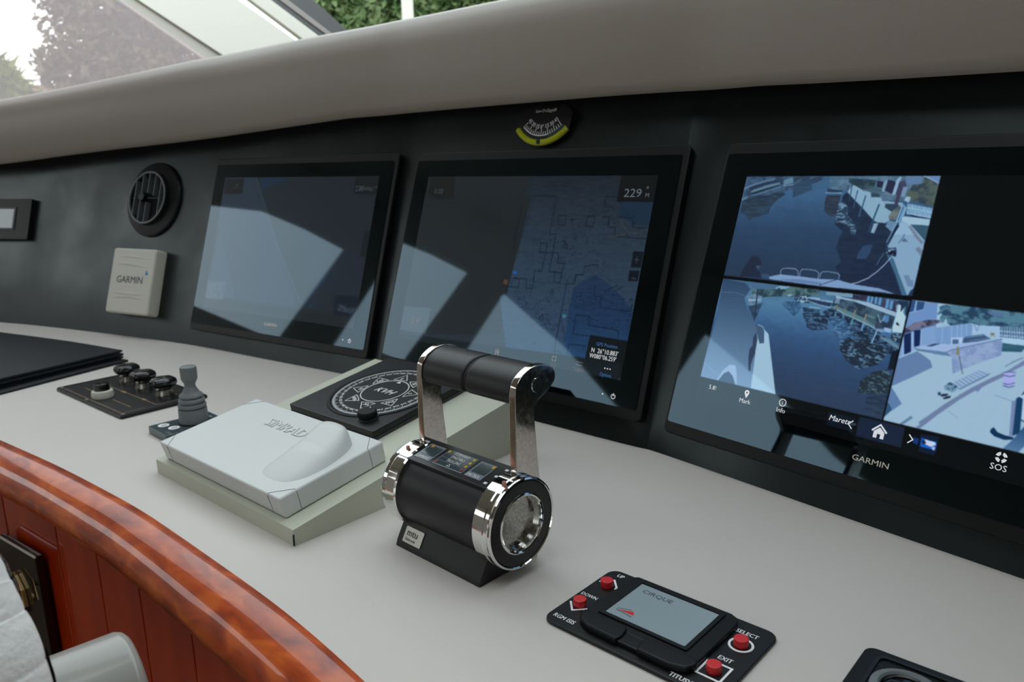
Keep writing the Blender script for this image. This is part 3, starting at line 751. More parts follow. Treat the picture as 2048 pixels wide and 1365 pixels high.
# windscreen: two raked panes and the broad mullion between them
def panel_between(a0, a1, b0, b1, z0, z1, m, name, parent, ytop=4.37, b=0):
    """a0,b0 left edge at y'=0 and y'=top; a1,b1 right edge"""
    return finish(prism([(a0, -.1), (a1, -.1), (b1, ytop), (b0, ytop)], z0, z1, b), name, m, parent)
w1 = st(finish(prism([(-9.6, 0), (.60, 0), (-3.4, 4.37), (-7.6, 4.37)], -.01, 0), 'window_1', 'hazy_glass', M=WF, smooth=0))
w2 = st(finish(prism([(.60, 0), (9.6, 0), (9.9, 4.37), (-3.4, 4.37)], -.01, 0), 'window_2', 'clear_glass', M=WF, smooth=0))
# white moulded beam standing in for the mullion, set outside and sloped to catch sky light, with its black seal
OUP = WB*.6+V(0, 0, .8); OF = fr(V(-2.6, 7.3, 1.4), X=WX, Y=OUP, Z=WX.cross(OUP))
mu = finish(prism([(.238, .338), (.564, .315), (-9.30, 5.75), (-9.60, 5.83)], -.12, -.05, .02), 'trim_1', 'beam_edge', M=OF); st(mu)
def strip4(a, b_, c, d, z0, z1, m, name): return finish(prism([a, b_, c, d], z0, z1, .006), name, m, mu)
strip4((.564, .315), (1.56, .246), (-5.70, 4.83), (-9.30, 5.75), -.12, 0, 'beam_white', 'beam_face')
strip4((1.60, .242), (1.80, .227), (-4.55, 4.53), (-5.10, 4.67), -.12, .01, 'beam_white', 'beam_lip')
strip4((1.80, .227), (1.92, .219), (-4.41, 4.49), (-4.55, 4.53), -.12, -.03, 'gasket', 'seal')
strip4((1.92, .219), (1.96, .216), (-4.05, 4.40), (-4.41, 4.49), -.12, -.01, 'gasket_rib', 'seal_rib')
strip4((1.96, .216), (2.036, .211), (-2.97, 4.12), (-4.05, 4.40), -.12, -.03, 'gasket', 'seal')

# ---------------------------------------------------------------- console
con = thing('helm_console', 'long curved helm console with leather top, black panel, padded brow and varnished wooden rim', 'console', fr(V(0, 2.2, -2.4)))
MC = con.matrix_basis.inverted()
# top surface
bk2 = [wallpt(i, 0, -.12)[0] for i in range(len(WC))]
pts = [(q.x, q.y) for q in RIM]+[(q.x, q.y) for q in reversed(bk2)]
top = finish(prism(pts, -.06, 0), 'console_top', 'desk', con, M=MC, smooth=0); top['label'] = 'smooth grey-beige leather console top'
# black instrument panel leaning back behind it
bm = bmesh.new(); R_ = []
for i in range(len(WC)):
    R_.append([bm.verts.new(wallpt(i, z)[0]) for z in (-.05, .3, .6, .9, 1.5)])
for A, B in zip(R_, R_[1:]):
    for k in range(4): bm.faces.new((A[k], B[k], B[k+1], A[k+1]))
ip = finish(bm, 'instrument_panel', 'panel', con, M=MC, smooth=40); ip['label'] = 'satin black instrument panel'
# padded brow: lip at .14 in front of the panel
LIP = [(0, .99), (20, 1.03), (35.7, 1.065), (43.3, 1.107), (51, 1.141), (65, 1.192), (79.7, 1.238), (95, 1.243), (106, 1.244), (114, 1.243), (134.4, 1.231), (142, 1.212), (147, 1.202), (170, 1.17), (192, 1.1)]
TOPZ = [(0, 1.36), (34, 1.50), (46.6, 1.575), (58.2, 1.64), (72.6, 1.672), (86.9, 1.688), (103.6, 1.69), (140, 1.69), (192, 1.64)]
bm = bmesh.new(); rows = []
PB = [wallpt(i, interp(i, LIP)) for i in range(len(WC))]; HP = [V(p_[0].x, p_[0].y, 0) for p_ in PB]; HB = [p_[2] for p_ in PB]
for _ in range(25): HB = [HB[0]]+[((HB[i-1]+HB[i]*2+HB[i+1])/4).normalized() for i in range(1, len(HB)-1)]+[HB[-1]]; HP = [HP[0]]+[(HP[i-1]+HP[i]*2+HP[i+1])/4 for i in range(1, len(HP)-1)]+[HP[-1]]
for i in range(len(WC)):
    z0 = interp(i, LIP); z1 = interp(i, TOPZ); h = z1-z0
    P0, bk = HP[i], HB[i]
    prof = [(-.12, .035), (0, .03), (.10, .012), (.128, 0), (.142, .012), (.150, .04), (.155, .12), (.160, h*.45), (.150, h*.66), (.125, h*.82), (.08, h*.93), (.01, h*.99), (-.09, h*1.005), (-.35, h*1.0), (-.8, h*.9), (-1.3, h*.7), (-1.6, h*.3)]
    rows.append([bm.verts.new((P0.x-bk.x*a, P0.y-bk.y*a, z0+b_)) for a, b_ in prof])
for A, B in zip(rows, rows[1:]):
    for k in range(len(A)-1): bm.faces.new((A[k], A[k+1], B[k+1], B[k]))
hood = finish(bm, 'padded_brow', 'hood', con, M=MC, smooth=60); hood['label'] = 'padded taupe leather brow'
# varnished rim along the front edge
prof = [(0, -.05), (0, .004), (.02, .008), (.045, .006), (.072, -.004), (.098, -.022), (.118, -.048), (.127, -.078), (.122, -.106), (.104, -.130), (.078, -.145), (.045, -.152), (.0, -.153), (-.06, -.153), (-.06, -.062)]
rim = sweep(RIM, prof, 'wooden_rim', 'rim_wood', con, smooth=50, M=MC); rim['label'] = 'glossy varnished orange-brown wooden rim'
# cabinet front: faceted glossy panels beneath the rim
def rimpt(u, off=0):
    i = max(0, min(int(u), len(RIM)-2)); q = RIM[i].lerp(RIM[i+1], u-i); t = (RIM[i+1]-RIM[max(0, i-1)]).normalized(); return V(q.x+t.y*off, q.y-t.x*off, 0)
cab = sweep(RIM, [(-.06, -.15), (-.06, -2.38)], 'cabinet_front', 'cabinet_wood', con, M=MC); cab['label'] = 'glossy mahogany cabinet front'
Mi = Matrix.Identity(4)
edges = [0, 8, 16, 24, 31.6, 41, 50, 59.5, 68, 78, 90, 102, 112, 120]
fi = []
for a, b_ in zip(edges, edges[1:]):
    A = rimpt(a, -.02); B = rimpt(b_, -.02); d = (B-A).normalized(); nn = V(d.y, -d.x, 0); L = (B-A).length
    F = fr(V(A.x, A.y, ZF), X=d, Y=V(-nn.x, -nn.y, 0), Z=V(0, 0, 1))
    bm = box(.006, L-.006, -.04, .02, 0, -ZF-.14, .006)
    fi.append((F, L)); finish(bm, 'panel', 'cabinet_wood', cab, M=Mi @ F)
    if 24 <= a <= 60: finish(box(L-.005, L+.005, -.036, .02, 0, -ZF-.15), 'joint_strip', 'rim_wood', cab, M=Mi @ F)

# ================================================================ monitors
SCR = {1: (V(-1.644, 4.581, .955), .7638, -.6029), 2: (V(-.373, 3.68, .95), .7626, -.7169), 3: (V(.796, 2.628, .947), .7665, -.8874)}
def paint(ops, W_, H_, ss=2, base=(8, 10, 13), clipfix=None):
    w_, h_ = W_*ss, H_*ss; img = np.zeros((h_, w_, 3)); img[:] = base
    # value noises
    def vn(fx, fy):
        g = rng.random((int(fy)+2, int(fx)+2)); yy = np.linspace(0, fy, h_, endpoint=False); xx = np.linspace(0, fx, w_, endpoint=False)
        y0 = yy.astype(int); x0 = xx.astype(int); ty = (yy-y0)[:, None]; tx = (xx-x0)[None, :]; ty = ty*ty*(3-2*ty); tx = tx*tx*(3-2*tx)
        a = g[np.ix_(y0, x0)]; b_ = g[np.ix_(y0, x0+1)]; c = g[np.ix_(y0+1, x0)]; d = g[np.ix_(y0+1, x0+1)]
        return (a*(1-tx)+b_*tx)*(1-ty)+(c*(1-tx)+d*tx)*ty
    n1 = .5*vn(30, 160)+.5*vn(80, 300); n2 = .4*vn(40, 40)+.35*vn(110, 90)+.25*vn(260, 220); n3 = .45*vn(90, 200)+.55*vn(210, 400); n4 = .3*vn(120, 100)+.7*vn(280, 240)
    sx = w_/1.6; sy = h_
    def mask(P, x0, x1, y0, y1):
        X, Y = np.meshgrid(np.arange(x0, x1)+.5, np.arange(y0, y1)+.5); ins = np.zeros(X.shape, bool); n = len(P)
        for i in range(n):
            ax, ay = P[i]; bx, by = P[(i+1) % n]
            if ay == by: continue
            c = ((ay > Y) != (by > Y)) & (X < (bx-ax)*(Y-ay)/(by-ay)+ax); ins ^= c
        return ins
    def apply(P, colf, clip):
        cx0, cy0, cx1, cy1 = clip; xs = [q[0] for q in P]; ys = [q[1] for q in P]
        x0 = int(max(min(xs), cx0*sx, 0)); x1 = int(min(max(xs)+1, cx1*sx, w_)); y0 = int(max(min(ys), cy0*sy, 0)); y1 = int(min(max(ys)+1, cy1*sy, h_))
        if x1 <= x0 or y1 <= y0: return
        m_ = mask(P, x0, x1, y0, y1); sub = img[y0:y1, x0:x1]; c = colf(x0, x1, y0, y1)
        if c.ndim == 1: sub[m_] = c
        else: sub[m_] = c[m_]
    for clip, lst in ops:
        for op in lst:
            k, col = op[0], op[1]; raw = op[-1]; P = [(raw[i]/1000*sx, raw[i+1]/1000*sy) for i in range(0, len(raw), 2)]
            if k == 'P': apply(P, lambda *a: np.array(col, float), clip)
            elif k == 'G':
                ya = min(q[1] for q in P); yb = max(q[1] for q in P)
                apply(P, lambda x0, x1, y0, y1: np.array(col[0])+(np.array(col[1], float)-col[0])*np.broadcast_to(np.clip(((np.arange(y0, y1)-ya)/(yb-ya)), 0, 1)[:, None, None], (y1-y0, x1-x0, 1)), clip)
            elif k == 'W':
                ya = min(q[1] for q in P); yb = max(q[1] for q in P); cs = np.array(col, float); kk = np.linspace(0, 1, len(cs))
                def cw(x0, x1, y0, y1):
                    t = np.clip((np.arange(y0, y1)-ya)/(yb-ya), 0, 1)[:, None]+(n1[y0:y1, x0:x1]-.5)*.10+(n2[y0:y1, x0:x1]-.5)*.12
                    return np.stack([np.interp(t, kk, cs[:, j]) for j in range(3)], -1)+(n1[y0:y1, x0:x1, None]-.5)*9
                apply(P, cw, clip)
            elif k == 'N':
                md = op[2]
                def cf(x0, x1, y0, y1):
                    src = {1: n1, 2: n2, 3: n3, 4: n4, 5: n3}[md][y0:y1, x0:x1]
                    if md == 1: t = np.clip((src-.25)*2, 0, 1)
                    elif md == 2: t = np.clip((src-.38)*4.5, 0, 1)
                    elif md == 3: t = np.clip((src-.5)*7, 0, 1)
                    elif md == 4: t = np.clip((src-.52)*9, 0, 1)
                    else: t = np.clip((src-.56)*8, 0, 1)
                    return np.array(col[0])+(np.array(col[1], float)-col[0])*t[..., None]
                apply(P, cf, clip)
            elif k == 'L':
                wd = op[2] if len(op) > 3 else 4
                wpx = max(wd*.1*sx/1000*2.3, 2.4)
                for a, c in zip(P, P[1:]):
                    dx, dy = c[0]-a[0], c[1]-a[1]; L_ = math.hypot(dx, dy)
                    if L_ < .01: continue
                    nx, ny = -dy/L_*wpx/2, dx/L_*wpx/2; ex, ey = dx/L_*wpx*.3, dy/L_*wpx*.3
                    apply([(a[0]-nx-ex, a[1]-ny-ey), (c[0]-nx+ex, c[1]-ny+ey), (c[0]+nx+ex, c[1]+ny+ey), (a[0]+nx-ex, a[1]+ny-ey)], lambda *q: np.array(col, float), clip)
            elif k == 'S':
                cnt = op[2]; xs = [q[0] for q in P]; ys = [q[1] for q in P]
                for _ in range(cnt):
                    t1, t2 = random.random(), random.random(); A = [P[0][j]*(1-t1)+P[1][j]*t1 for j in (0, 1)]; B = [P[3][j]*(1-t1)+P[2][j]*t1 for j in (0, 1)]
                    x_ = A[0]*(1-t2)+B[0]*t2; y_ = A[1]*(1-t2)+B[1]*t2; l_ = random.uniform(2, 11); h2 = random.uniform(.8, 2.2)
                    apply([(x_, y_), (x_+l_, y_), (x_+l_, y_+h2), (x_, y_+h2)], lambda *q: np.array(col, float), clip)
    img = img.reshape(H_, ss, W_, ss, 3).mean((1, 3))
    for ax in (0, 1): img = img*.56+np.roll(img, 1, ax)*.22+np.roll(img, -1, ax)*.22
    c = img/255
    return np.where(c <= .04045, c/12.92, ((c+.055)/1.055)**2.4)
def picture(name, ops, W_, H_, s, parent, base=(8, 10, 13)):
    c = paint(ops, W_, H_, base=base); nx, ny = W_, H_
    X, Y = np.meshgrid(np.linspace(0, 1.6*s, nx), np.linspace(0, -s, ny)); co_ = np.zeros((nx*ny, 3)); co_[:, 0] = X.ravel(); co_[:, 1] = Y.ravel(); co_[:, 2] = .0012
    i = np.arange((nx-1)*(ny-1)); rr = i//(nx-1); cc = i % (nx-1); a = rr*nx+cc
    fc = np.stack([a, a+nx, a+nx+1, a+1], 1).astype(np.int32)
    me = bpy.data.meshes.new(name); me.vertices.add(nx*ny); me.vertices.foreach_set('co', co_.ravel()); me.loops.add(fc.size); me.loops.foreach_set('vertex_index', fc.ravel())
    me.polygons.add(len(fc)); me.polygons.foreach_set('loop_start', np.arange(0, fc.size, 4, dtype=np.int32)); me.update(calc_edges=True)
    at = me.color_attributes.new('Col', 'FLOAT_COLOR', 'POINT'); at.data.foreach_set('color', np.concatenate([c.reshape(-1, 3), np.ones((nx*ny, 1))], 1).ravel())
    me.materials.append(MATS['picture']); o = bpy.data.objects.new(name, me); COL.objects.link(o); o.parent = parent; return o
def monitor(i, label):
    O, s, yaw = SCR[i]; X = V(math.cos(yaw), math.sin(yaw), 0); bk = V(-X.y, X.x, 0); U = V(0, 0, math.cos(LEAN))+bk*math.sin(LEAN)
    t = thing('marine_display', label, 'monitor', fr(O, X=X, Y=U, Z=X.cross(U)))
    finish(prism(rrect(-.135*s, 1.745*s, -1.178*s, .15*s, .03*s), -.034, -.002, .006, 2), 'housing', 'frame_black', t)
    finish(prism(rrect(-.12*s, 1.71*s, -1.125*s, .10*s, .012*s), -.003, .0006), 'glass_panel', 'coated_glass', t, smooth=0)
    # power mark and status dot
    px, py = (1.576*s, -1.082*s)
    bm = ringp([(px+.0125*s*math.cos(a), py+.0125*s*math.sin(a)) for a in [math.radians(120+k*300/20) for k in range(20)]], [(px+.0095*s*math.cos(a), py+.0095*s*math.sin(a)) for a in [math.radians(120+k*300/20) for k in range(20)]], .0008, .0012)
    bm = box(px-.0016*s, px+.0016*s, py+.001, py+.016*s, .0008, .0012, bm=bm)
    finish(bm, 'power_button', 'lit_white', t, smooth=0)
    finish(cyl(1.515*s, -1.08*s, .0008, .0012, .0042*s, 10), 'status_light', 'lit_white', t, smooth=0)
    text('GARMIN', .030*s if i != 2 else .03*s, .722*s, -1.064*s, .0012, t, 'glow_silver', name='lettering', sx=1.2, bold=.012)
    return t, s
FULL = (0, 0, 1.6, 1)
m1, s1 = monitor(1, 'leftmost wide black marine display, nearly dark, reflecting pale light, beside the round vent')
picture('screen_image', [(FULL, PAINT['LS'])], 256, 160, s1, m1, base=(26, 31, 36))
for sx_, tx in ((1.40, '220'),): text(tx, .055*s1, 1.40*s1, -.10*s1, .002, m1, 'lit_faint')
m2, s2 = monitor(2, 'middle wide black marine display showing a dim blue nautical chart behind the throttle')
picture('screen_image', [(FULL, PAINT['CH'])], 560, 350, s2, m2, base=(34, 42, 50))
z_ = .002
text('229', .060*s2, 1.425*s2, -.108*s2, z_, m2, 'lit_dim', sx=1.15); text('°', .05*s2, 1.545*s2, -.09*s2, z_, m2, 'lit_dim'); text('M', .03*s2, 1.548*s2, -.108*s2, z_, m2, 'lit_dim')
text('0.00', .045*s2, .075*s2, -.105*s2, z_, m2, 'lit_faint')
text('5.8!', .055*s2, .088*s2, -.90*s2, z_, m2, 'lit_dim')
text('GPS Position', .024*s2, 1.427*s2, -.853*s2, z_, m2, 'lit_blue'); text('N  26°10.883\'', .032*s2, 1.404*s2, -.889*s2, z_, m2, 'lit_white', sx=.88); text('W080°06.259\'', .032*s2, 1.40*s2, -.917*s2, z_, m2, 'lit_white', sx=.84)
for dx in (-.015, 0, .015): finish(cyl((1.517+dx)*s2, -.956*s2, .0015, .002, .0036*s2, 8), 'menu_dot', 'lit_white', m2, smooth=0)
text('Options', .026*s2, 1.478*s2, -.996*s2, z_, m2, 'lit_blue', sx=.8); text('SOS', .022*s2, 1.175*s2, -.995*s2, z_, m2, 'lit_dim'); text('TapBack', .024*s2, 1.318*s2, -.995*s2, z_, m2, 'lit_dim', sx=.8)
def home(cx, cy, k, t, m_, z=.002):
    flat([[(cx-.030*k, cy+.002*k), (cx, cy+.030*k), (cx, cy+.022*k), (cx-.026*k, cy-.004*k)], [(cx, cy+.030*k), (cx+.030*k, cy+.002*k), (cx+.026*k, cy-.004*k), (cx, cy+.022*k)], [(cx-.020*k, cy-.026*k), (cx-.006*k, cy-.026*k), (cx-.006*k, cy+.011*k), (cx-.020*k, cy-.002*k)], [(cx+.006*k, cy-.026*k), (cx+.020*k, cy-.026*k), (cx+.020*k, cy-.002*k), (cx+.006*k, cy+.011*k)], [(cx-.006*k, cy-.010*k), (cx+.006*k, cy-.010*k), (cx+.006*k, cy+.011*k), (cx, cy+.016*k), (cx-.006*k, cy+.011*k)]], z, 'home_icon', m_, t)
def buoy(cx, cy, k, t, m_, z=.002):
    ps = []
    for q in range(4):
        a0 = math.radians(q*90+14); a1 = math.radians(q*90+76); arc = [(cx+.019*k*math.cos(a0+(a1-a0)*j/5), cy+.019*k*math.sin(a0+(a1-a0)*j/5)) for j in range(6)]
        inn = [(cx+.0085*k*math.cos(a1+(a0-a1)*j/5), cy+.0085*k*math.sin(a1+(a0-a1)*j/5)) for j in range(6)]; ps.append(arc+inn)
    flat(ps, z, 'lifebuoy_icon', m_, t)
home(.805*s2, -.975*s2, .7*s2, m2, 'lit_dim'); buoy(1.191*s2, -.955*s2, .9*s2, m2, 'lit_dim')
flat([[(1.33*s2, -.948*s2), (1.37*s2, -.948*s2), (1.37*s2, -.951*s2), (1.33*s2, -.951*s2)], [(1.33*s2, -.962*s2), (1.37*s2, -.962*s2), (1.37*s2, -.965*s2), (1.33*s2, -.965*s2)]], z_, 'list_icon', 'lit_dim', m2)
m3, s3 = monitor(3, 'rightmost marine display lit with three blue dockside camera pictures')
picture('screen_image', [((0, 0, .8, .445), PAINT['UL']), ((0, .455, .797, .897), PAINT['LL']), ((.803, .455, 1.6, .897), PAINT['LR']), ((0, .899, 1.6, 1), PAINT['BAR'])], 720, 450, s3, m3, base=(7, 8, 10))
text('5.8!', .026*s3, .055*s3, -.940*s3, z_, m3, 'lit_white'); text('Mark', .026*s3, .213*s3, -.963*s3, z_, m3, 'lit_white'); text('Info', .026*s3, .386*s3, -.963*s3, z_, m3, 'lit_white')
text('Maretr', .030*s3, .604*s3, -.944*s3, z_, m3, 'lit_white', bold=.015, shear=.2); text('SOS', .029*s3, 1.162*s3, -.969*s3, z_, m3, 'lit_white')
home(.798*s3, -.941*s3, .95*s3, m3, 'lit_white'); buoy(1.189*s3, -.926*s3, .92*s3, m3, 'lit_white')
def chev(cx, cy, d, k): flat(linep([(cx+d*k*.5, cy+k), (cx-d*k*.5, cy), (cx+d*k*.5, cy-k)], k*.28), z_, 'arrow_icon', 'lit_white', m3)
chev(.690*s3, -.941*s3, 1, .014*s3); chev(.908*s3, -.940*s3, -1, .014*s3)
cx, cy = .242*s3, -.918*s3; k = s3
flat([[(cx+.011*k*math.cos(math.radians(a)), cy+.011*k*math.sin(math.radians(a))) for a in range(-20, 201, 20)]+[(cx, cy-.024*k)]], z_, 'pin_icon', 'lit_white', m3); finish(cyl(cx, cy, .0021, .0024, .0042*k, 10), 'pin_hole', 'gloss_black', m3, smooth=0)
cx, cy = .407*s3, -.923*s3
finish(ringp(circ(cx, cy, .0155*k, 24), circ(cx, cy, .0125*k, 24), .0016, .002), 'info_ring', 'lit_white', m3, smooth=0); text('i', .024*s3, cx-.003*s3, cy-.0085*s3, z_, m3, 'lit_white')

# ---------------------------------------------------------------- round air vent
t = thing('air_vent', 'round black air vent with slanted slats above the white cover', 'vent', wallframe(53.7, .823)); R0 = .236
finish(lathe([(R0, 0), (R0, .012), (R0*.97, .022), (R0*.72, .034), (R0*.70, .060), (R0*.66, .060), (R0*.65, .01), (R0*.65, .004)], 56), 'flange', 'frame_black', t)
finish(cyl(0, 0, .002, .006, R0*.66, 40), 'duct', 'hole', t)
finish(ringp(circ(0, 0, R0*.70, 48), circ(0, 0, R0*.655, 48), .055, .066), 'inner_ring', 'vent_grey', t)
for k in range(-2, 3):
    x_ = k*.056; h_ = math.sqrt(max(0, (R0*.655)**2-x_*x_))
    if abs(k) in (0,): segs = [(-h_, -.03), (.03, h_)]
    elif k == 1: segs = [(.012, h_)]
    elif k == -1: segs = [(-h_, h_)]
    else: segs = [(-h_, h_)]
    for a, b_ in segs: finish(box(x_-.0028, x_+.0028, a, b_, .03, .064), 'slat', 'vent_grey', t)
finish(box(-R0*.65, R0*.65, -.002, .002, .028, .052), 'crossbar', 'dark_grey', t)
finish(cyl(-.045, .006, .03, .070, .027, 20, .004), 'hub', 'frame_black', t)
for sx_ in (-1, 1): finish(cyl(sx_*R0*.85, 0, .02, .032, .008, 10), 'screw', 'hole', t)
# white instrument cover
t = thing('instrument_cover', 'white plastic instrument cover with wavy ribs clipped below the round vent', 'cover', wallframe(51.3, .128)); Wd, Hd = .385, .405
finish(prism(rrect(0, Wd, 0, Hd, .018), -.002, .085, .012, 3), 'shell', 'cover_white', t)
for yy, am, ww in ((.345, .010, .010), (.295, .014, .012), (.135, -.012, .013), (.085, .022, .012)):
    path = [(x_, yy+am*math.sin((x_/Wd)*pi+(.6 if yy > .2 else 0)), .084) for x_ in [Wd*(.05+.9*j/14) for j in range(15)]]
    finish(tube(path, [ww*math.sin(pi*(.04+.92*j/14)) for j in range(15)], 8, flat=.3), 'rib', 'cover_white', t)
text('GARMIN', .062, .065, .19, .0858, t, 'print_dark', sx=1.02, bold=.02, M=None)
finish(prism([(.316, .245), (.346, .245), (.328, .276)], .0855, .0862), 'logo_triangle', 'print_blue', t, smooth=0)
# small switch unit at the far left
t = thing('panel_gauge', 'small rectangular black gauge with pale display at the far left of the panel', 'gauge', wallframe(31.6, .545)); Wd = .62
finish(prism(rrect(0, Wd, 0, .285, .012), -.002, .05, .004), 'bezel', 'frame_black', t)
finish(box(.13, .49, .065, .225, .046, .0545, .002), 'surround', 'satin_black', t)
finish(box(.15, .30, .078, .212, .05, .057, .002), 'display', 'lcd', t); finish(box(.312, .475, .078, .212, .05, .057, .002), 'display', 'lcd', t)
# inclinometer above the middle display
P, tt, bk = wallpt(108.2, 1.175); t = thing('inclinometer', 'fan-shaped black inclinometer with curved yellow fluid tube above the middle display', 'gauge', wallframe(108.7, 1.188))
arc = lambda r_, a0, a1, n, cy=0: [(r_*math.cos(math.radians(a0+(a1-a0)*k/n)), cy+r_*math.sin(math.radians(a0+(a1-a0)*k/n))) for k in range(n+1)]
CY = .055
body = arc(.185, 222, 318, 16, CY)+[(.148, .005), (.10, .045), (0, .056), (-.10, .045), (-.148, .005)]
finish(prism(body, 0, .03, .004), 'body', 'satin_black', t)
path = [(x_, y_, .026) for x_, y_ in arc(.172, 221, 319, 18, CY)]
finish(tube(path, .0135, 10), 'fluid_tube', 'fluid', t)
path = [(x_, y_, .026) for x_, y_ in arc(.150, 285, 318, 8, CY)]; finish(tube(path, .009, 8), 'air_gap', 'window_grey', t)
finish(prism(circ(0, CY-.172, .010, 12), .034, .042), 'ball', 'hole', t)
ln = linep(arc(.143, 226, 314, 16, CY), .0028)
for k in range(19):
    a = math.radians(226+88*k/18); l_ = .026 if k % 3 == 0 else .015; ln += linep([(.143*math.cos(a), CY+.143*math.sin(a)), ((.143-l_)*math.cos(a), CY+(.143-l_)*math.sin(a))], .0024)
flat(ln, .0306, 'scale', 'print_white', t)
for k, s_ in enumerate(('45', '30', '15', '0°', '15', '30', '45')):
    a = math.radians(226+88*k/6); text(s_, .025, .106*math.cos(a), CY+.106*math.sin(a)-.008, .0308, t, 'print_white', rot=a-1.5*pi, align='CENTER', sx=.85)
text('Lev-O-Gage®', .019, .004, .012, .0308, t, 'print_white', align='CENTER', bold=.01, shear=.2)
# ================================================================ throttle
TY = -.767; t = thing('throttle_control', 'twin-lever black and chrome engine throttle drum with a wide black grip handle', 'throttle', fr(V(.0184, 1.7278, 0), TY)); R0, ZC_, LN = .1168, .1461, .4187
bm = prism([(-.106, 0), (.106, 0), (.100, .018), (.062, .085), (-.062, .085), (-.100, .018)], -.376, -.049, .003, axis='X'); finish(bm, 'base', 'matte_black', t)
finish(axcyl(-.395, -.04, 0, ZC_, .106, 96), 'drum', 'matte_black', t)
def ring_x(name, m, prof, n=72, parent=t):
    """profile [(x, r)] revolved about the drum axis"""
    bm = lathe([(r_, x_) for x_, r_ in prof], n, Matrix(((0, 0, 1, 0), (0, 1, 0, 0), (-1, 0, 0, 0), (0, 0, 0, 1)))); bm.transform(Matrix.Translation((0, 0, ZC_)))
    return finish(bm, name, m, parent, smooth=14)
ring_x('end_ring', 'chrome', [(-.062, .100), (-.062, .1135), (-.058, .1168), (-.026, .1168), (-.022, .1150), (-.012, .1150), (-.006, .1168), (-.002, .1155), (0, .1115), (-.003, .1095), (-.006, .1090), (-.012, .1085)])
ring_x('end_ring', 'chrome', [(-.355, .100), (-.355, .1135), (-.360, .1168), (-.395, .1168), (-.399, .1150), (-.410, .1160), (-.4187, .1120), (-.4187, .02), (-.4187, 0)])
ring_x('end_face', 'satin_black', [(-.008, .1095), (-.0035, .1075), (-.003, .105), (-.003, .078), (-.006, .077), (-.012, .077)])
ring_x('inner_ring', 'chrome', [(-.010, .079), (-.001, .0775), (.001, .074), (-.001, .0705), (-.008, .068), (-.026, .066)])
ring_x('dial', 'pitted_chrome', [(-.024, .069), (-.024, .030), (-.0245, 0)])
# lever arms
arm = [(.006, .20), (.006, .458), (.010, .480), (.020, .497), (.038, .511), (.062, .521), (.090, .524), (.118, .520), (.140, .509), (.152, .494), (.152, .478), (.142, .464), (.120, .450), (.100, .441), (.084, .431), (.076, .418), (.0735, .400), (.076, .370), (.0815, .310), (.0905, .235), (.094, .20)]
def dens(P_, n):   # rounder outline, straight long edges kept
    o = []; L_ = len(P_)
    for i in range(L_):
        a0, a, c, c1 = [Vector(P_[(i+k) % L_]) for k in (-1, 0, 1, 2)]
        if (c-a).length > .05 or (a-a0).length > .05 or (c1-c).length > .05: o.append(tuple(a)); continue
        for k in range(n):
            t_ = k/n; o.append(tuple(.5*((2*a)+(-a0+c)*t_+(2*a0-5*a+4*c-c1)*t_*t_+(-a0+3*a-3*c+c1)*t_**3)))
    return o
arm = dens(arm, 4)
for x0 in (-.392, -.046):
    a = finish(prism(arm, x0, x0+.021, .0022, 2, axis='X'), 'lever_arm', 'aged_chrome', t, smooth=40)
    xo = x0+.0215 if x0 > -.2 else x0-.0005
    if x0 > -.2:
        finish(prism([(.0735+(q-.088)*1, z) for q, z in circ(.0985, .4745, .0185, 28)], x0+.021, x0+.0235, axis='X'), 'bolt_ring', 'chrome', a)
        finish(prism([(.0735+(q-.088)*1, z) for q, z in circ(.0985, .4745, .0145, 28)], x0+.0225, x0+.0242, axis='X'), 'bolt_hole', 'hole', a)  # raised black disc, the recess's shade put into its colour
        finish(prism([(.0735+(q-.088)*1, z) for q, z in circ(.0985, .4745, .006, 6)], x0+.0235, x0+.0248, axis='X'), 'bolt_socket', 'rubber', a)
grip = [(.009, .455), (.013, .478), (.023, .495), (.040, .5085), (.062, .5175), (.090, .520), (.116, .516), (.136, .505), (.147, .491), (.146, .478), (.134, .465), (.112, .452), (.088, .440), (.062, .431), (.036, .430), (.016, .438)]
grip = dens(grip, 4)
finish(prism(grip, -.372, -.216, .006, 3, axis='X'), 'grip', 'matte_black', t, smooth=50)
finish(prism(grip, -.204, -.046, .006, 3, axis='X'), 'grip', 'matte_black', t, smooth=50)
finish(prism([(a*.93+.005, .476+(b_-.476)*.88) for a, b_ in grip], -.22, -.2, axis='X'), 'grip_joint', 'hole', t, smooth=50)
# indicator strip on top, tilted towards the helm
PT = fr(V(-.402, -.062, .2445), X=V(1, 0, 0), Y=V(0, .9714, .2375), Z=V(0, -.2375, .9714)); PW, PD = .350, .094
ps = finish(prism([(-.002, -.004), (PW, -.004), (PW, PD+.004), (-.002, PD+.004)], -.028, 0, .002), 'indicator_panel', 'gloss_black', t, M=PT); ps['label'] = 'glossy black strip of indicators and buttons'
ps.data.materials[0] = MATS['satin_black']
def q_(u_, v_): return (u_*PW, v_*PD)
def strip(u0, u1, v0, v1, z, m, name, b=0): return finish(box(u0*PW, u1*PW, v0*PD, v1*PD, -.001, z, b), name, m, ps, smooth=0)
for u0, u1, lab, yel in ((.150, .325, 'COMMAND', .19), (.710, .875, 'SYN./TROL', .85)):
    strip(u0, u1, .13, .84, .0008, 'print_grey', 'button_frame'); strip(u0+.018, u1-.012, .34, .75, .0016, 'window_grey', 'button_window')
    text(lab, .0155, u0*PW+.002, .16*PD, .0012, ps, 'print_white', sx=.62, bold=.02); strip(yel-.005, yel+.022, .69, .80, .0022, 'orange', 'lamp')
strip(.362, .680, .13, .85, .0008, 'print_grey', 'display_frame')
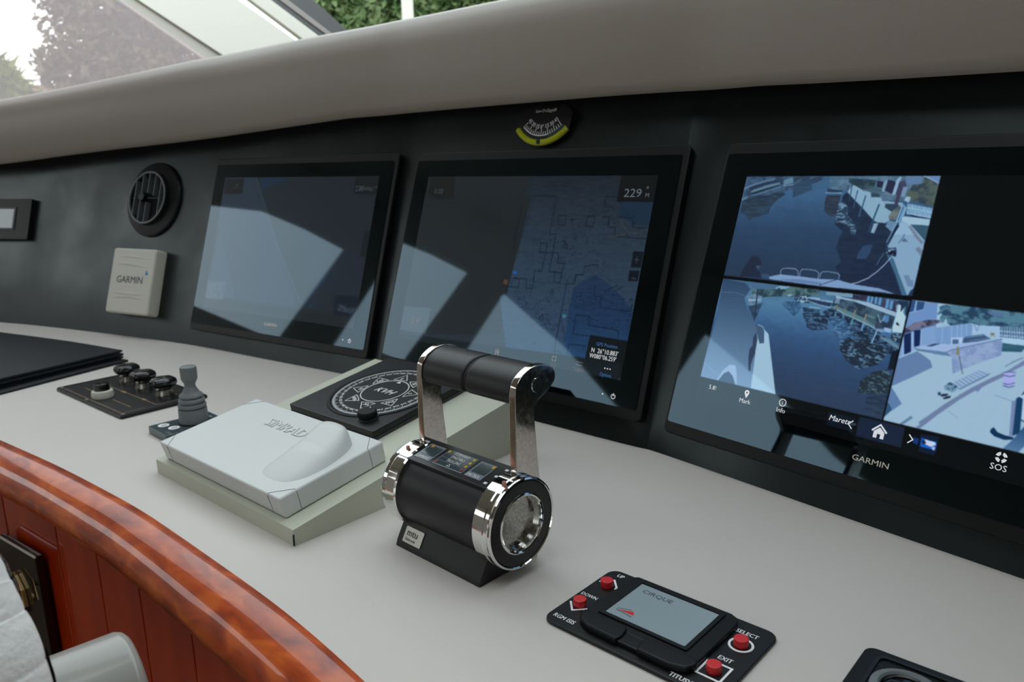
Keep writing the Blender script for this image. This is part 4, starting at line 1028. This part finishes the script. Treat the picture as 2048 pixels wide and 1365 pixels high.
for k, lab in enumerate(('COMMAND', 'SYNCHRO', 'TROLLING', '')):
    v1 = .835-k*.172; strip(.370, .672, v1-.150, v1, .0014, 'window_grey', 'display_row')
    if lab: text(lab, .0150, .52*PW, (v1-.125)*PD, .0018, ps, 'print_white', align='CENTER', sx=.72, bold=.015)
flat(linep([(.505*PW, .20*PD), (.535*PW, .20*PD), (.520*PW, .29*PD)], .0014, True), .0018, 'warning_mark', 'print_white', ps)
for u_, v_, m_ in ((.385, .755, 'yellow'), (.655, .755, 'yellow'), (.655, .585, 'yellow'), (.655, .415, 'orange'), (.382, .24, 'redlamp'), (.655, .24, 'redlamp')): strip(u_-.012, u_+.012, v_-.045, v_+.045, .0022, m_, 'lamp')
for u_, v_ in ((.101, .857), (.078, .495), (.056, .134), (.965, .825), (.948, .481), (.932, .125)): strip(u_-.014, u_+.014, v_-.04, v_+.04, .0008, 'print_white', 'mark')
for x_ in (-.385, -.022):
    finish(prism(circ(x_, -.040, .0052, 12), .250, .264, .0015), 'pin', 'pink', t)
# maker's plate on the base
PB = fr(V(-.352, -.1005, .0195), X=V(1, 0, 0), Y=V(0, .494, .869), Z=V(0, -.869, .494))
bp_ = finish(prism(rrect(0, .072, 0, .042, .003), -.002, .0014), 'maker_plate', 'steel', t, M=PB); bp_['label'] = 'small silver maker plate'
text('mtu', .026, .008, .019, .0018, bp_, 'print_dark', sx=1.05, bold=.04); text('Elektronik', .0115, .008, .006, .0018, bp_, 'print_dark', sx=.85)

# ================================================================ sloping pedestal with cover and compass
WY, WS = -.7278, .1663; t = thing('sloping_pedestal', 'sage-white vinyl wedge pedestal carrying the white cover and the compass', 'pedestal', fr(V(-1.2126, 2.4594, 0), WY)); ww, wl, wh = .8201, .949, .0486
bm = bmesh.new(); vs = [bm.verts.new(p_) for p_ in ((0, 0, 0), (ww, 0, 0), (ww, wl, 0), (0, wl, 0), (0, 0, wh), (ww, 0, wh), (ww, wl, wh+WS*wl), (0, wl, wh+WS*wl))]
for q in ((0, 3, 2, 1), (0, 1, 5, 4), (1, 2, 6, 5), (2, 3, 7, 6), (3, 0, 4, 7), (4, 5, 6, 7)): bm.faces.new([vs[i] for i in q])
bev(bm, .021, 4); finish(bm, 'body', 'cream_vinyl', t, smooth=60)
finish(tube([(ww+.001, -.001, .004), (ww+.001, -.001, .026), (ww-.004, .003, .038)], .0028, 6), 'torn_seam', 'hole', t)
th = math.atan(WS); SX = V(math.cos(WY), math.sin(WY), 0); SH = V(-SX.y, SX.x, 0); SY = SH*math.cos(th)+V(0, 0, math.sin(th)); SN = SX.cross(SY); SO = V(-1.2126, 2.4594, wh)
def slope(x_, y_, z=0): return fr(SO+SX*x_+SY*y_+SN*z, X=SX, Y=SY, Z=SN)
CW, CD, CH_ = .738, .379, .066
t = thing('autopilot_cover', 'flat white protective cover with a raised hump resting on the pedestal', 'cover', slope(.022, .012, .001))
bm = bmesh.new(); lo = [(0.012, .010), (CW-.004, .010), (CW-.004, CD-.004), (.012, CD-.004)]; hi = [(.006, .004), (CW-.008, .004), (CW-.008, CD), (.006, CD)]
A = [bm.verts.new((x_, y_, 0)) for x_, y_ in lo]; B = [bm.verts.new((x_, y_, CH_)) for x_, y_ in hi]
bm.faces.new(A); bm.faces.new(B)
for i in range(4): bm.faces.new((A[i], A[(i+1) % 4], B[(i+1) % 4], B[i]))
bmesh.ops.recalc_face_normals(bm, faces=bm.faces); bev(bm, .007, 3); finish(bm, 'shell', 'white_plastic', t, smooth=50)
# corner joints: thin grooves cut across each corner
cr_ = .058
def groove(pts): finish(tube(pts, .0011, 5), 'corner_joint', 'print_grey', t)
for sx_, sy_ in ((0, 0), (1, 0), (1, 1), (0, 1)):
    x0 = .006 if not sx_ else CW-.008; y0 = .004 if not sy_ else CD; dx = cr_ if not sx_ else -cr_; dy = cr_ if not sy_ else -cr_; e1 = -.001 if not sx_ else .001; e2 = -.001 if not sy_ else .001
    xl = .012-.0 if not sx_ else CW-.004; yl = .010 if not sy_ else CD-.004
    groove([(x0+dx, yl, .004), (x0+dx, y0+e2*.2, CH_-.006), (x0+dx, y0-e2*5, CH_+.0002), (x0-e1*5, y0+dy, CH_+.0002), (x0, y0+dy, CH_-.006), (xl, y0+dy, .004)])
# raised hump
def hump():
    bm = bmesh.new(); N1, N2 = 40, 36; g = []
    for i in range(N1+1):
        s_ = i/N1; yc = .065+.275*s_; xc = .585-.035*(s_-.5)+.02*math.sin(s_*pi); wd = .098*(1-(2*s_-1)**4*.35)*(1 if s_ < .9 else 1-.35*((s_-.9)/.1)**2)
        hgt = .056*(min(1, s_*1.25)**.9)*(1 if s_ < .86 else max(0, 1-((s_-.86)/.14)**2)**.5)
        row = []
        for j in range(N2+1):
            v_ = -1+2*j/N2; p_ = (1-abs(v_)**5); row.append(bm.verts.new((xc+wd*v_*(1 if i not in (0,) else .96), yc-.012*(1-v_*v_)*(1 if s_ < .5 else -1), CH_-.0015+hgt*p_)))
        g.append(row)
    for a, b_ in zip(g, g[1:]):
        for j in range(N2): bm.faces.new((a[j], a[j+1], b_[j+1], b_[j]))
    return bm
finish(hump(), 'hump', 'white_plastic', t, smooth=180)
ob = text('SIMRAD', .062, .232, .262, CH_+.0002, t, 'white_plastic', sx=1.05, bold=.03, name='lettering')
b2 = bmesh.new(); b2.from_mesh(ob.data); rgeo = bmesh.ops.extrude_face_region(b2, geom=b2.faces[:]); bmesh.ops.translate(b2, verts=[v for v in rgeo['geom'] if isinstance(v, bmesh.types.BMVert)], vec=(0, 0, .0028)); b2.to_mesh(ob.data); b2.free()
# compass
t = thing('compass_display', 'square black compass display with white rose dial behind the white cover', 'compass', slope(.13, .455, .001)); S_ = .485
finish(box(0, S_, 0, S_, 0, .012, .002), 'base_plate', 'dark_grey', t)
finish(prism(rrect(0, S_, 0, S_, .006), .013, .036, .003), 'faceplate', 'satin_black', t)
cx, cy = .262, .240; z0 = .037
finish(lathe([(.212, 0), (.210, .0035), (.200, .0040), (.196, .001), (.196, -.004)], 64, Matrix.Translation((cx, cy, .036))), 'dial_ring', 'rubber', t)
dl = finish(cyl(cx, cy, .030, .0366, .195, 64), 'dial', 'hole', t, smooth=0)
finish(lathe([(.192, .0), (.184, .0004)], 64, Matrix.Translation((cx, cy, .0368))), 'dial_edge', 'print_grey', dl)
ln = []
for k in range(180):
    a = math.radians(k*2); l_ = .010 if k % 5 else .018; ln += linep([(cx+.191*math.cos(a), cy+.191*math.sin(a)), (cx+(.191-l_)*math.cos(a), cy+(.191-l_)*math.sin(a))], .0016)
flat(ln, .0373, 'tick_marks', 'print_white', dl)
N0 = -166
for k in range(36):
    a = math.radians(N0-k*10); text('%03d' % (k*10), .0150, cx+.156*math.cos(a), cy+.156*math.sin(a), .0373, dl, 'print_white', rot=a-pi/2, align='CENTER', name='numeral', bold=.03)
for k, s_ in enumerate(('N', 'NE', 'E', 'SE', 'S', 'SW', 'W', 'NW')):
    a = math.radians(N0-k*45); R2 = lambda d_, tt_: (cx+d_*math.cos(a)-tt_*math.sin(a), cy+d_*math.sin(a)+tt_*math.cos(a))
    flat(linep([R2(.146, 0), R2(.100, .030), R2(.098, .012), R2(.098, -.012), R2(.100, -.030)], .0024, True), .0373, 'rose_point', 'print_white', dl)
    px, py = R2(.104, 0); text(s_, .022, px, py, .0373, dl, 'print_white', rot=a-pi/2, align='CENTER', bold=.03, name='numeral')
finish(cyl(cx, cy, .0366, .0385, .091, 48), 'centre_disc', 'satin_black', dl)
finish(ringp(circ(cx, cy, .0905, 56), circ(cx, cy, .0875, 56), .0385, .0390), 'centre_circle', 'print_white', dl, smooth=0)
text('KVH', .046, cx, cy-.016, .0390, dl, 'print_white', align='CENTER', shear=.35, sx=1.05, bold=-.004)
a = math.radians(95); flat([[(cx+.086*math.cos(a), cy+.086*math.sin(a)), (cx+.071*math.cos(a-.14), cy+.071*math.sin(a-.14)), (cx+.071*math.cos(a+.14), cy+.071*math.sin(a+.14))]], .0390, 'pointer', 'print_white', dl)
kx, ky = .385, .062
kb = finish(cyl(kx, ky, .036, .040, .036, 24), 'knob_base', 'dark_grey', t); finish(prism(rrect(kx-.034, kx+.034, ky-.030, ky+.030, .026), .040, .066, .006, 3), 'knob', 'rubber', t)
finish(cyl(kx-.004, ky+.020, .066, .0665, .0028, 8), 'knob_dot', 'print_white', t, smooth=0)

# ================================================================ touchpad panel
t = thing('touchpad_panel', 'flush black touchpad panel with four red buttons near the bottom centre', 'touchpad', fr(V(.0618, 1.5537, 0), -.7381)); TW, TD = .432, .262
finish(prism(rrect(0, TW, -.012, TD+.006, .028), 0, .009, .003, 3), 'faceplate', 'satin_black', t)
bz = prism([(.066, .070), (.072, .248), (.082, .258), (.325, .258), (.343, .250), (.352, .222), (.352, .060), (.345, .046), (.20, .046), (.08, .052)], .008, .021, .004, 3)
finish(bz, 'pad_housing', 'frame_black', t, smooth=50)
finish(ringp(rrect(.094, .318, .070, .246, .006), rrect(.107, .308, .080, .234, .003), .020, .0245), 'pad_frame', 'frame_black', t)
pad = finish(box(.105, .310, .078, .236, .018, .0218), 'pad_surface', 'pad_grey', t, smooth=0)
text('CIRQUE', .021, .125, .202, .0221, pad, 'print_dark', sx=1.05)
flat([[(.124, .108), (.158, .121), (.165, .108)]], .0221, 'logo_sail', 'red', pad); flat(linep([(.121, .106), (.164, .101)], .002)+linep([(.121, .112), (.150, .124)], .0014), .0221, 'logo_line', 'print_dark', pad)
for pts in ([(.070, .060), (.172, .064), (.184, .056), (.190, .026), (.186, .008), (.110, .010), (.078, .026), (.068, .044)], [(.352, .060), (.240, .060), (.232, .052), (.232, .024), (.238, .008), (.310, .008), (.346, .020), (.356, .042)]):
    finish(prism(pts, .008, .026, .005, 3), 'click_button', 'frame_black', t, smooth=60)
finish(prism([(.186, .055), (.238, .055), (.238, .012), (.186, .012)], .008, .020, .003), 'button_bridge', 'frame_black', t)
zt = .0096
def tt(s_, x_, y_): text(s_, .019, x_, y_, zt, t, 'print_white', bold=.03, sx=.80)
tt('UP', .028, .240); text('DOWN', .0165, .008, .1215, zt, t, 'print_white', bold=.03, sx=.80); tt('RGM ISIS', .014, .010); tt('TITUSVILLE, FL', .318, -.003); tt('SELECT', .352, .218); tt('EXIT', .366, .108)
for x_, y_ in ((.036, .190), (.036, .083), (.384, .180), (.381, .067)):
    b_ = finish(cyl(x_, y_, .008, .026, .0155, 28, .002), 'push_button', 'red', t, smooth=40); b_['label'] = 'round red push button'
flat(linep([(.012, .196), (.036, .222), (.060, .196)], .0048)+linep([(.060, .196), (.060, .190)], .0048), zt, 'up_arrow', 'print_white', t)
flat(linep([(.012, .080), (.036, .054), (.060, .080)], .0048), zt, 'down_arrow', 'print_white', t)
finish(ringp(circ(.384, .180, .0265, 36), circ(.384, .180, .0215, 36), .0088, zt), 'select_ring', 'print_white', t, smooth=0)
flat(linep([(.356, .094), (.407, .094), (.407, .041), (.356, .041)], .0048, True), zt, 'exit_square', 'print_white', t)

# ---------------------------------------------------------------- second control panel cut by the frame
t = thing('trackball_panel', 'black control panel with a recessed grey dial, cut off at the bottom right', 'control', fr(V(.727, 1.418, 0), -.73))
finish(prism(rrect(0, .42, -.26, 0, .022), 0, .012, .004, 3), 'faceplate', 'frame_black', t)
finish(ringp(rrect(.028, .392, -.235, -.022, .02), rrect(.036, .384, -.227, -.030, .014), .011, .016), 'raised_lip', 'satin_black', t)
finish(lathe([(.066, 0), (.064, .010), (.050, .014), (.046, .010), (.046, .004)], 32, Matrix.Translation((.105, -.115, .012))), 'dial_ring', 'grey_rubber', t)
finish(lathe([(.044, .0), (.040, .012), (.026, .022), (.0, .026)], 28, Matrix.Translation((.105, -.115, .012))), 'ball', 'gloss_black', t)

# ================================================================ left-hand switch panel
t = thing('switch_panel', 'black engraved switch plate with three domed knobs left of the joystick', 'control', fr(V(-2.152, 3.496, 0), -.712)); LW, LD = .70, .385
finish(prism(rrect(0, LW, 0, LD, .012), 0, .014, .004, 2), 'plate', 'satin_black', t)
finish(ringp(rrect(.004, LW-.004, .004, LD-.004, .01), rrect(.014, LW-.014, .014, LD-.014, .008), .0135, .0155), 'plate_edge', 'rubber', t)
gl = []
for pl in ([(.05, .022), (.66, .022)], [(.12, .085), (.30, .085)], [(.42, .085), (.60, .085)], [(.12, .17), (.66, .17)], [(.66, .17), (.66, .355)], [(.66, .022), (.66, .12)], [(.40, .30), (.64, .30)]): gl += linep(pl, .0035)
flat(gl, .0146, 'engraved_lines', 'print_gold', t)
def tl(x_, y_):   # desk point to panel frame
    d = V(x_, y_, 0)-V(-2.152, 3.496, 0); c, s_ = math.cos(-.712), math.sin(-.712); return (d.x*c+d.y*s_, -d.x*s_+d.y*c)
for (x_, y_) in ((-1.86, 3.60), (-1.725, 3.475), (-1.575, 3.350)):
    a, b_ = tl(x_, y_); a = min(a, LW-.05)
    finish(lathe([(.040, 0), (.040, .010), (.036, .016), (.036, .028), (.030, .034), (.028, .044)], 24, Matrix.Translation((a, b_, .013))), 'collar', 'steel', t)
    kb = knob_lathe([(.022, .040, 0), (.046, .044, .4), (.054, .054, 1), (.056, .066, 1), (.052, .076, 1), (.044, .083, .7), (.020, .086, .2), (0, .0865, 0)], 48, 6, .06); kb.transform(Matrix.Translation((a, b_, .010)))
    finish(kb, 'knob', 'black_vinyl', t, smooth=60)
    finish(box(a-.016, a+.020, b_-.100, b_-.088, .0138, .0150), 'name_tag', 'print_gold', t, smooth=0)
a, b_ = tl(-1.846, 3.334)
finish(lathe([(.045, 0), (.047, .012), (.044, .030), (.038, .034), (.034, .034)], 28, Matrix.Translation((a, b_, .013))), 'switch_collar', 'cover_white', t)
finish(cyl(a, b_, .03, .078, .033, 24, .008), 'switch_cap', 'black_vinyl', t)
for x_, y_ in ((.02, .02), (LW-.02, .02), (LW-.02, LD-.02), (.02, LD-.02), (.33, .012)): finish(lathe([(.010, 0), (.008, .004), (0, .005)], 10, Matrix.Translation((x_, y_, .0145))), 'screw', 'steel', t)
# joystick
t = thing('joystick_control', 'grey rubber joystick with bellows boot on a small dark plate', 'joystick', fr(V(-1.428, 2.864, 0), .805)); c_, s_ = math.cos(.805), math.sin(.805)
finish(prism(rrect(0, .245, -.17, 0, .008), 0, .030, .003), 'plate', 'window_grey', t)
a, b_ = .145, -.088
pr = [(.052, .030), (.054, .034), (.0545, .062), (.0535, .092), (.046, .094), (.045, .097), (.0525, .100), (.053, .108), (.0505, .114), (.044, .116), (.043, .119), (.0495, .122), (.050, .130), (.0465, .136), (.040, .138), (.039, .141), (.045, .144), (.0445, .150), (.040, .156), (.033, .160), (.030, .168), (.0225, .182), (.0205, .192), (.021, .200), (.028, .214), (.031, .222), (.0315, .262), (.0305, .272), (.026, .275), (0, .2755)]
pr = [(r_, .03+(z_-.03)*.93) for r_, z_ in pr]
finish(lathe(pr, 40, Matrix.Translation((a, b_, 0))), 'stick', 'grey_rubber', t, smooth=45)
finish(cyl(a, b_, .028, .034, .058, 32), 'boot_base', 'rubber', t)
for k, (x_, y_) in enumerate(((.045, -.040), (.060, -.100))):
    finish(cyl(x_, y_, .0295, .0308, .021, 24), 'symbol_disc', 'print_white', t, smooth=0)
    flat(linep([(x_-.010, y_-.004), (x_, y_+.005), (x_+.010, y_-.003)], .004)+linep([(x_-.006, y_-.010), (x_+.006, y_-.010)], .003), .0311, 'symbol', 'print_dark', t)
text('ZOOM', .017, .014, -.125, .0306, t, 'print_grey', rot=-pi/2+.0, name='lettering', sx=.9)
text('TILT', .013, .215, -.06, .0306, t, 'print_white', rot=-pi/2, name='lettering', sx=.9)

# black fabric covers at the left
def sheet(name, label, corners, z0, th_, n=24, sag=0, seed=0, grp=None):
    bm = bmesh.new(); P = [V(*c, 0) for c in corners]; g = []
    for i in range(n+1):
        row = []
        for j in range(n+1):
            a_, b_ = i/n, j/n; q = (P[0]*(1-a_)+P[1]*a_)*(1-b_)+(P[3]*(1-a_)+P[2]*a_)*b_
            row.append(bm.verts.new((q.x, q.y, z0+.006*noise.noise((q.x*1.4+seed, q.y*1.4, 0)))))
        g.append(row)
    fs = [bm.faces.new((g[i][j], g[i+1][j], g[i+1][j+1], g[i][j+1])) for i in range(n) for j in range(n)]
    rg = bmesh.ops.extrude_face_region(bm, geom=fs); bmesh.ops.translate(bm, verts=[v for v in rg['geom'] if isinstance(v, bmesh.types.BMVert)], vec=(0, 0, th_))
    return bm
A0 = V(-2.115, 4.075, 0); B0 = V(-3.14, 4.636, 0); C0 = V(-2.422, 3.52, 0)
d1 = (B0-A0); d2 = (C0-A0)
def quad(A, e1, e2, k1, k2): q = [A, A+e1*k1, A+e1*k1+e2*k2, A+e2*k2]; return [(p_.x, p_.y) for p_ in q]
t = thing('folded_cover', 'black folded flexible cover lying on top of the flat one at the far left', 'cover', fr(A0))
for k, (z_0, sh) in enumerate(((.014, 0), (.031, .006), (.047, -.004))):
    s2_ = sheet('layer', '', quad(A0+V(sh, -sh, 0), d1, d2, 1.25, 1.75), z_0, .011, seed=0); finish(s2_, 'layer', 'mat_black', t, M=Matrix.Translation(-A0), smooth=50)
q = quad(A0, d1, d2, 1.25, 1.75); ln = [V(q[0][0], q[0][1], .0585).lerp(V(q[1][0], q[1][1], .0585), .3), V(q[3][0], q[3][1], .0585).lerp(V(q[2][0], q[2][1], .0585), .3)]
E1 = V(-2.07, 4.033, 0); e2 = V(-2.378, 3.439, 0)-E1
o = finish(sheet('', '', quad(E1, d1, e2, 1.0, 1.9), .001, .010, seed=5), 'flat_cover', 'mat_black', smooth=50)
tag(o, 'thin black flat cover lying directly on the console at the far left', 'cover')

# ================================================================ below the rim, left
# dark glass plate with latch on the cabinet
F = fr(V(-1.985, 2.795, -.355), X=V(.258, -.185, 0).normalized(), Y=V(.185, .258, 0).normalized(), Z=V(0, 0, 1))
F = fr(V(-1.99, 2.79, -1.60), X=V(.812, -.583, 0), Y=V(.583, .812, 0), Z=V(0, 0, 1))
t = thing('lock_plate', 'glossy dark glass plate with a brass-toned latch on the cabinet front', 'plate', F)
finish(box(0, .325, -.045, -.012, 0, 1.235, .008, 2), 'glass', 'gloss_black', t)
finish(box(-.002, .327, -.0465, -.040, 1.232, 1.241, .002), 'top_edge', 'cover_white', t)
lx, lz = .16, 1.06
finish(prism([(lx-.04, lz+.06), (lx-.01, lz+.055), (lx+.035, lz+.005), (lx+.045, lz-.06), (lx+.02, lz-.07), (lx-.03, lz-.055), (lx-.045, lz)], -.062, -.045, .003, axis='Y'), 'latch_plate', 'gold', t)
finish(tube([(lx-.03, -.075, lz+.06), (lx+.02, -.078, lz+.02), (lx+.045, -.075, lz-.05)], .006, 8), 'latch_bow', 'gold', t)
finish(tube([(lx-.03, -.05, lz-.01), (lx-.035, -.10, lz-.01), (lx-.01, -.115, lz-.015)], .010, 8), 'latch_pin', 'steel', t)
finish(box(lx-.025, lx+.025, -.085, -.060, lz-.065, lz-.045, .004), 'latch_bar', 'gold', t)
finish(box(lx-.055, lx-.02, -.08, -.05, lz-.12, lz-.08, .006), 'keeper', 'steel', t)
# grey column end
ax = V(.75, .66, 0).normalized(); E0 = V(-.871, 1.550, -.143)
t = thing('grey_column', 'thick glossy light-grey round column end beneath the rim at bottom left', 'column', fr(E0, X=V(-ax.y, ax.x, 0), Y=V(0, 0, 1), Z=ax))
finish(lathe([(0, .004), (.09, .003), (.112, -.002), (.122, -.010), (.128, -.024), (.128, -1.1), (0, -1.1)], 64), 'tube', 'grey_gloss', t, smooth=40)
# white leather seat edge and black cover behind it
def roll(name, m, pts, R_, n, wr, parent, fl=.6, wf=9, amp=.004):
    bm = bmesh.new(); P = catmull([(p_[0], p_[1], p_[2]) for p_ in pts], 8); L = len(P); rings = []
    for i, p_ in enumerate(P):
        d = (P[min(i+1, L-1)]-P[max(0, i-1)]).normalized(); s_ = V(.83, .55, 0); s_ = (s_-d*s_.dot(d)).normalized(); w_ = s_.cross(d)
        pin = wr*abs(math.sin(i/L*pi*wf))**.5
        rings.append([bm.verts.new(p_+s_*(R_*math.cos(2*pi*k/n)*(1-wr+pin))+w_*(R_*fl*math.sin(2*pi*k/n)*(1-wr+pin))+V(0, 0, amp*noise.noise(V(k*.4, i*.3, 0)))) for k in range(n)])
    for A, B in zip(rings, rings[1:]):
        for k in range(n): bm.faces.new((A[k], A[(k+1) % n], B[(k+1) % n], B[k]))
    bm.faces.new(rings[0]); bm.faces.new(rings[-1]); return finish(bm, name, m, parent, smooth=80)
edge = [(-.80, 1.055, .47), (-.77, 1.049, .429), (-.753, 1.043, .402), (-.742, 1.037, .378), (-.729, 1.031, .35), (-.719, 1.026, .329), (-.707, 1.021, .306), (-.699, 1.015, .282), (-.694, 1.011, .263), (-.685, 1.001, .219), (-.675, .99, .15)]
t = thing('helm_chair', 'white wrinkled leather helm seat with serrated piped edge at bottom left', 'seat', fr(V(-.83, .96, .1)))
Mi = t.matrix_basis.inverted(); off = V(-.125, -.085, 0)
o = roll('cushion', 'seat', [V(*p_)+off for p_ in edge], .15, 36, .016, t, fl=.55, wf=4.2); o.matrix_basis = Mi
P = catmull(edge, 10); bm = bmesh.new()
for i, p_ in enumerate(P): bm = tube([p_+V(-.006, -.004, 0)-V(.002, 0, .0025), p_+V(.0015, .001, .0005), p_+V(-.006, -.004, 0)+V(.002, 0, .0025)], .0022, 5, bm=bm)
o = finish(bm, 'piping', 'black_vinyl', t, M=Mi); o['kind'] = 'stuff'; o['label'] = 'crimped dark edging'
t = thing('vinyl_cover', 'crumpled shiny black vinyl cover between the seat and the lock plate', 'cover', fr(V(-1.1, 1.45, -.2)))
o = roll('drape', 'black_vinyl', [(-1.165, 1.49, .225), (-1.14, 1.485, .20), (-1.11, 1.475, .15), (-1.095, 1.465, .09), (-1.085, 1.45, .0), (-1.07, 1.43, -.2)], .045, 28, .08, t, fl=.8, wf=5, amp=.02); o.matrix_basis = t.matrix_basis.inverted()

# ================================================================ outside
def ray(px, py, D):
    d = r2*((px-1024)/FPX)-u2*((py-682.5)/FPX)+f; d = d/math.hypot(d.x, d.y); return V(0, 0, 1)+d*D
def tree(name, label, blobs, leafm, n, size, trunk, D, grp='trees beyond the windscreen', palm=False):
    base = V(trunk[0], trunk[1], -9); t = thing(name, label, 'tree', fr(base), grp)
    vs = []; fs = []
    for _ in range(n):
        c, R_ = random.choices(blobs, weights=[b_[1]**2 for b_ in blobs])[0]
        d = V(random.gauss(0, 1), random.gauss(0, 1), random.gauss(0, 1)).normalized()*R_*random.random()**.4; p_ = c+V(d.x, d.y*.6, d.z)-base
        a = V(random.gauss(0, 1), random.gauss(0, 1), random.gauss(0, 1)).normalized(); b_ = a.cross(V(random.gauss(0, 1), random.gauss(0, 1), random.gauss(0, 1))).normalized(); s_ = size*random.uniform(.5, 1.3); w_ = .45 if not palm else .14
        k = len(vs); vs += [p_-a*s_, p_+b_*s_*w_, p_+a*s_, p_-b_*s_*w_]; fs.append((k, k+1, k+2, k+3))
    me = bpy.data.meshes.new('foliage'); me.from_pydata(vs, [], fs); me.materials.append(MATS[leafm]); o = bpy.data.objects.new('foliage', me); COL.objects.link(o); o.parent = t; o['kind'] = 'stuff'
    tops = [b_[0]-base for b_ in blobs]; bm = tube([(0, 0, 0), V(0, 0, 5), tops[0]], [.5, .4, .18], 10)
    for q in tops[1:6]: bm = tube([V(0, 0, 5), (V(0, 0, 5)+q)/2+V(.3, 0, .6), q], [.28, .18, .07], 7, bm=bm)
    finish(bm, 'trunk', 'trunk', t)
D = 30; pw = D/FPX*1.02
bl = lambda L_, D_=30: [(ray(x_, y_, D_), R_*D_/FPX) for x_, y_, R_ in L_]
q = ray(260, 100, 30); tree('broadleaf_tree', 'hazy brown-grey tree filling the left windscreen pane', bl([(260, -60, 150), (170, 30, 80), (250, 110, 90), (340, 110, 90), (360, 20, 100), (190, 95, 60), (290, 170, 90), (150, 150, 60), (110, 130, 40), (220, 190, 90), (130, -90, 80)]), 'leaf_brown', 16000, .17, (q.x, q.y), 30)
q = ray(20, 190, 26); tree('palm_tree', 'small bright green palm at the bottom left of the windscreen', bl([(5, 190, 42), (30, 215, 40), (-30, 170, 50)], 26), 'leaf_bright', 1500, .5, (q.x, q.y), 26, palm=True)
q = ray(720, 60, 24); tree('leafy_shrub', 'green foliage behind the right windscreen pane above the brow', bl([(640, -10, 70), (720, 20, 60), (790, -40, 80), (560, -80, 80), (700, 60, 60)], 24), 'leaf_green', 9000, .18, (q.x, q.y), 24)
q = ray(920, 20, 28); tree('olive_tree', 'pale olive-green tree seen beyond the white post in the right pane', bl([(900, -20, 70), (980, -40, 80), (1050, -90, 90), (860, 10, 40), (930, 30, 50)], 28), 'leaf_green', 7000, .18, (q.x, q.y), 28)
# neighbouring house
hp = ray(60, 150, 62); t = thing('neighbour_house', 'pale house with reddish tiled roof far behind the hazy tree', 'house', fr(V(hp.x, hp.y, -9), .5))
finish(box(-3, 5, 0, 6, 0, 14.6), 'wall', 'stucco', t, smooth=0)
bm = bmesh.new(); vs = [bm.verts.new(p_) for p_ in ((-3.8, -.8, 14.4), (5.8, -.8, 14.4), (5.8, 6.8, 14.4), (-3.8, 6.8, 14.4), (-.2, 3, 16), (2.2, 3, 16))]
for q in ((0, 1, 5, 4), (1, 2, 5), (2, 3, 4, 5), (3, 0, 4), (0, 3, 2, 1)): bm.faces.new([vs[i] for i in q])
finish(bm, 'roof', 'tile', t, smooth=0)
for x_ in (-1.6, 1, 3.4): wn = finish(box(x_-.6, x_+.6, -.08, .02, 10.4, 12.6), 'window', 'stucco', t, smooth=0); finish(box(x_-.5, x_+.5, -.1, -.06, 10.5, 12.5), 'pane', 'gloss_black', wn, smooth=0)
hp = ray(815, 20, 22); o = finish(box(-.14, .14, -.14, .14, 0, 20, .02), 'white_post', 'pillar', M=fr(V(hp.x, hp.y, -9))); tag(o, 'white upright post outside between the green trees', 'post')
o = finish(box(-80, 80, -40, 90, -9.2, -9), 'ground', 'ground', smooth=0); st(o)

# ================================================================ everything to metres
for me in list(bpy.data.meshes):
    if me.users: me.transform(Matrix.Scale(K, 4))
for o in bpy.data.objects:
    mb = o.matrix_basis.copy(); mb.translation = mb.translation*K; o.matrix_basis = mb
